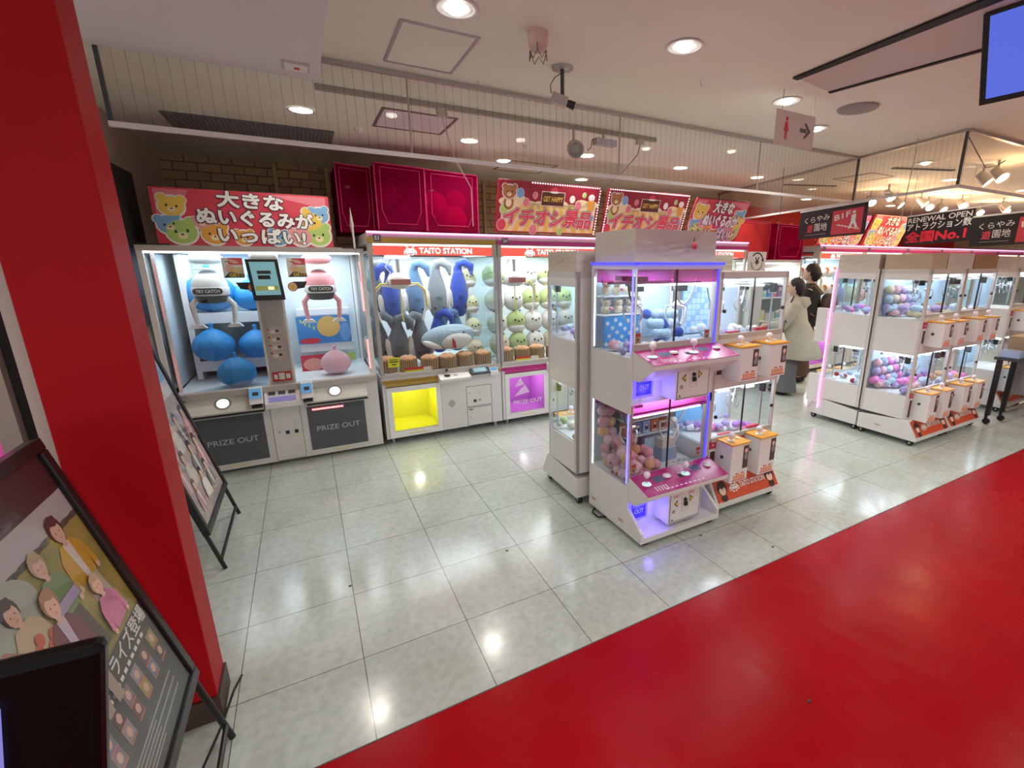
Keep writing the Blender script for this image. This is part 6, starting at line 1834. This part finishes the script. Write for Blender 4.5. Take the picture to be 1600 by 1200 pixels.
def person(x, y, H, face, label, top, trouser, shoes, hair, skin, arms, headturn=0):
    """face: heading angle of the body (radians, 0 looks towards +x)"""
    c, s_ = math.cos(face), math.sin(face)
    W = lambda f, l, z: (x + f * c - l * s_, y + f * s_ + l * c, z)   # forward, left, up
    t = thing('person', label, 'person', (x, y, 0))
    k = H / 1.6
    P = []; E_ = []
    def v(f, l, z, r, r2=None): P.append((*W(f * k, l * k, z * k), r * k, (r2 or r) * k)); return len(P) - 1
    pel = v(0, 0, .88, .12, .1); wa = v(0, 0, 1.02, .11, .09); ch = v(-.01, 0, 1.2, .14, .1); nb = v(0, 0, 1.33, .06); nk = v(.015, 0, 1.4, .045); hd = v(.03, 0, 1.47, .07); ht = v(.03, 0, 1.53, .06)
    E_ += [(pel, wa), (wa, ch), (ch, nb), (nb, nk), (nk, hd), (hd, ht)]
    for q, (el, ha) in zip((1, -1), arms):
        sh = v(0, q * .17, 1.28, .05); e = v(*el, .038); h = v(*ha, .028); h2 = v(ha[0] + .05, ha[1], ha[2] - .01, .02, .035)
        E_ += [(ch, sh), (sh, e), (e, h), (h, h2)]
        for j in range(4):
            a = v(ha[0] + .1 - .006 * abs(j - 1), ha[1] + (j - 1.5) * .018, ha[2] - .02, .009); b = v(ha[0] + .125 - .008 * abs(j - 1), ha[1] + (j - 1.5) * .019, ha[2] - .045, .008)
            E_ += [(h2, a), (a, b)]
        a = v(ha[0] + .05, ha[1] - q * .04, ha[2], .011); E_.append((h, a))
        hip = v(0, q * .09, .8, .09); kn = v(.02, q * .1, .47, .062); an = v(-.02, q * .1, .09, .042); to = v(.12, q * .11, .035, .035)
        E_ += [(pel, hip), (hip, kn), (kn, an), (an, to)]
    skin_obj('body', P, E_, skin, t)
    # face
    S = MB()
    hc = Vector(W(.035 * k, 0, 1.5 * k))
    S.ell(hc, (.082 * k, .076 * k, .11 * k), skin, 18, 14, Matrix.Rotation(face, 3, 'Z'))
    S.ell(W(.122 * k, 0, 1.485 * k), .013 * k, skin, 8, 6)
    for q in (1, -1):
        S.ell(W(.108 * k, q * .03 * k, 1.515 * k), .009 * k, M_eye, 8, 6); S.ell(W(.03 * k, q * .078 * k, 1.5 * k), (.012 * k, .012 * k, .025 * k), skin, 8, 6)
    S.ell(W(.108 * k, 0, 1.445 * k), (.01 * k, .02 * k, .005 * k), mat('lips', (.5, .18, .16), .5), 8, 6, Matrix.Rotation(face, 3, 'Z'))
    S.build('head', t)
    S = MB()
    def hf(p):
        g = 1 + .06 * math.sin(p.x * 11) * math.cos(p.z * 9 + p.y * 7)
        return (p.x * g, p.y * g, p.z * g)
    S.ell(W(.0, 0, 1.535 * k), (.098 * k, .09 * k, .1 * k), hair, 22, 14, Matrix.Rotation(face, 3, 'Z'), hf).ell(W(-.035 * k, 0, 1.49 * k), (.075 * k, .084 * k, .1 * k), hair, 18, 12, Matrix.Rotation(face, 3, 'Z'), hf)
    S.build('hair', t)
    return t, W, k, P, v


SK = mat('skin', (.62, .4, .29), .5); HK = mat('black_hair', (.012, .009, .009), .45, bump=.6, bscale=90)
M_coat = mat('sage_beige_cloth', (.42, .39, .3), .85, bump=.5, bscale=12); M_knit = mat('black_knit', (.02, .017, .017), .9, bump=.4, bscale=60)
M_trb = mat('brown_trousers', (.1, .055, .035), .85); M_trg = mat('grey_trousers', (.13, .135, .14), .85, bump=.4, bscale=14)
# taller shopper in black, facing left (away from the camera side), brown backpack
fa = PI * .66
t, W, k, P, v = person(6.12, 4.12, 1.62, fa, 'shopper with short black hair and a black top looking towards the machines on the left', None, None, None, HK, SK, (((.1, .2, 1.02), (.28, .12, 1.0)), ((.08, -.22, 1.02), (.26, -.14, .98))))
def garment(name, rows, m, t, W, k, n=24):
    """rows: (forward, left, z, r_forward, r_left)"""
    S = MB(); vs = []
    for f, l, z, rf, rl in rows:
        for j in range(n):
            a = 2 * PI * j / n; w_ = 1 + .03 * math.sin(5 * a + z * 9)
            vs.append(W((f + rf * w_ * math.cos(a)) * k, (l + rl * w_ * math.sin(a)) * k, z * k))
    fs = [(i * n + j, i * n + (j + 1) % n, (i + 1) * n + (j + 1) % n, (i + 1) * n + j) for i in range(len(rows) - 1) for j in range(n)]
    S.add(vs, fs, m, True)
    return S.build(name, t)
def sleeve(pts, m, t, W, k, name='sleeve'):
    return MB().tube([W(a * k, b * k, c * k) for a, b, c, r in pts], .05, m, 12, rs=[p[3] * k for p in pts]).build(name, t)
garment('jumper', [(0, 0, .8, .15, .19), (0, 0, .95, .145, .185), (0, 0, 1.1, .14, .19), (0, 0, 1.24, .13, .205), (0, 0, 1.31, .09, .15), (.01, 0, 1.37, .055, .065)], M_knit, t, W, k)
for q in (1, -1): sleeve([(0, q * .16, 1.28, .06), (.06, q * .21, 1.13, .06), (.1, q * .21, 1.02, .055), (.24, q * .13, .99, .042)], M_knit, t, W, k)
for q in (1, -1): garment('trouser_leg', [(0, q * .085, .88, .1, .1), (0, q * .09, .7, .1, .095), (.01, q * .1, .4, .09, .09), (-.01, q * .1, .1, .1, .095)], M_trb, t, W, k, 16)
for q in (1, -1): MB().ell(W(.05 * k, q * .105 * k, .045), (.13 * k, .05 * k, .045 * k), M_black, 14, 8, Matrix.Rotation(fa, 3, 'Z')).build('shoe', t)
bp = thing('backpack', 'dark brown backpack worn by the shopper in black', 'backpack', W(-.24, 0, 1.05))
MB().ell(W(-.25, 0, 1.07), (.11, .15, .21), mat('brown_leather', (.075, .04, .028), .55, bump=.4, bscale=14), 20, 14, Matrix.Rotation(fa, 3, 'Z'), lambda p: (max(-.8, min(.8, p.x)) * 1.15, max(-.85, min(.85, p.y)) * 1.1, max(-.9, min(.9, p.z)))).build('bag_body', bp)
MB().ell(W(-.36, 0, 1.0), (.04, .1, .09), mat('brown_leather', (.075, .04, .028), .55), 16, 10, Matrix.Rotation(fa, 3, 'Z')).build('front_pocket', bp)
for q in (1, -1): MB().tube([W(-.16, q * .1, 1.24), W(-.05, q * .12, 1.36), (W(.1, q * .13, 1.27)), W(.13, q * .15, 1.1), W(-.1, q * .17, .95)], .014, mat('brown_strap', (.14, .08, .06), .5), 6).build('strap', bp)
# shopper in beige jacket, grey wide trousers, leaning towards the machine
fb = PI * .7
t, W, k, P, v = person(5.37, 3.8, 1.45, fb, 'shopper in an oversized beige jacket and wide grey trousers beside the nearest island', None, None, None, HK, SK, (((.12, .2, 1.0), (.3, .12, .98)), ((.1, -.24, 1.0), (.3, -.16, .98))))
garment('jacket', [(-.1, 0, .54, .3, .3), (-.1, 0, .6, .31, .31), (-.07, 0, .85, .25, .27), (-.01, 0, 1.05, .18, .24), (0, 0, 1.22, .15, .23), (-.01, 0, 1.31, .11, .17), (-.01, 0, 1.38, .09, .1)], M_coat, t, W, k)
garment('hood', [(-.09, 0, 1.22, .06, .12), (-.1, 0, 1.29, .1, .15), (-.08, 0, 1.37, .09, .12), (-.06, 0, 1.38, .05, .08)], M_coat, t, W, k, 16)
for q in (1, -1): sleeve([(0, q * .18, 1.27, .08), (.06, q * .24, 1.12, .085), (.12, q * .23, 1.0, .08), (.26, q * .15, .985, .055)], M_coat, t, W, k)
for q in (1, -1): garment('trouser_leg', [(0, q * .085, .88, .11, .11), (0, q * .1, .6, .12, .11), (.01, q * .11, .3, .13, .12), (0, q * .12, .06, .15, .13)], M_trg, t, W, k, 16)
for q in (1, -1): MB().ell(W(.08 * k, q * .12 * k, .05), (.15 * k, .06 * k, .055 * k), M_black, 14, 8, Matrix.Rotation(fb, 3, 'Z')).build('shoe', t)
hb = thing('shoulder_bag', 'black shoulder bag held in front by the shopper in the beige jacket', 'bag', W(.16, .14, .72))
MB().prism([(-.09, -.1), (.09, -.1), (.08, .1), (-.08, .1)], -.035, .035, M_black, 'y').build('bag_body', hb)
for o in hb.children:
    for q in o.data.vertices: q.co += BASE[hb.name]
MB().tube([W(.16, .1, .8), W(.12, .15, 1.0), W(.02, .12, 1.26)], .008, M_black, 6).build('strap', hb)
ub = thing('umbrella', 'folded white umbrella hanging from the arm of the shopper in the beige jacket', 'umbrella', W(.1, .33, .5))
c_ = W(.1, .33, 0)
MB().lathe([(.0001, .14), (.012, .18), (.04, .35), (.045, .5), (.03, .6), (.05, .66), (.045, .7), (.012, .78), (.0001, .79)], (c_[0], c_[1], .05), mat('white_nylon', (.75, .74, .72), .4, bump=.3, bscale=20), 12).build('canopy', ub)
MB().tube([(c_[0], c_[1], .83), (c_[0], c_[1], .95), (c_[0] + .02, c_[1], .98), (c_[0] + .045, c_[1], .95)], .007, M_dark, 6).build('handle', ub)

for x, y, lb in ((.02, 2.41, 'dark crumb on the white floor left of the islands'), (1.52, .81, 'dark speck on the red floor'), (2.27, 1.56, 'dark scrap on the white floor below the orange apron, near the red edge'), (1.98, 1.86, 'small scrap on the white floor in front of the nearest machine'), (.86, 2.3, 'faint brown crumb on the white floor, left of the narrow rear machine')):
    tag(MB().ell((x, y, .003), (.009, .006, .003), M_dark, 8, 5).build('litter_scrap'), lb, 'litter')
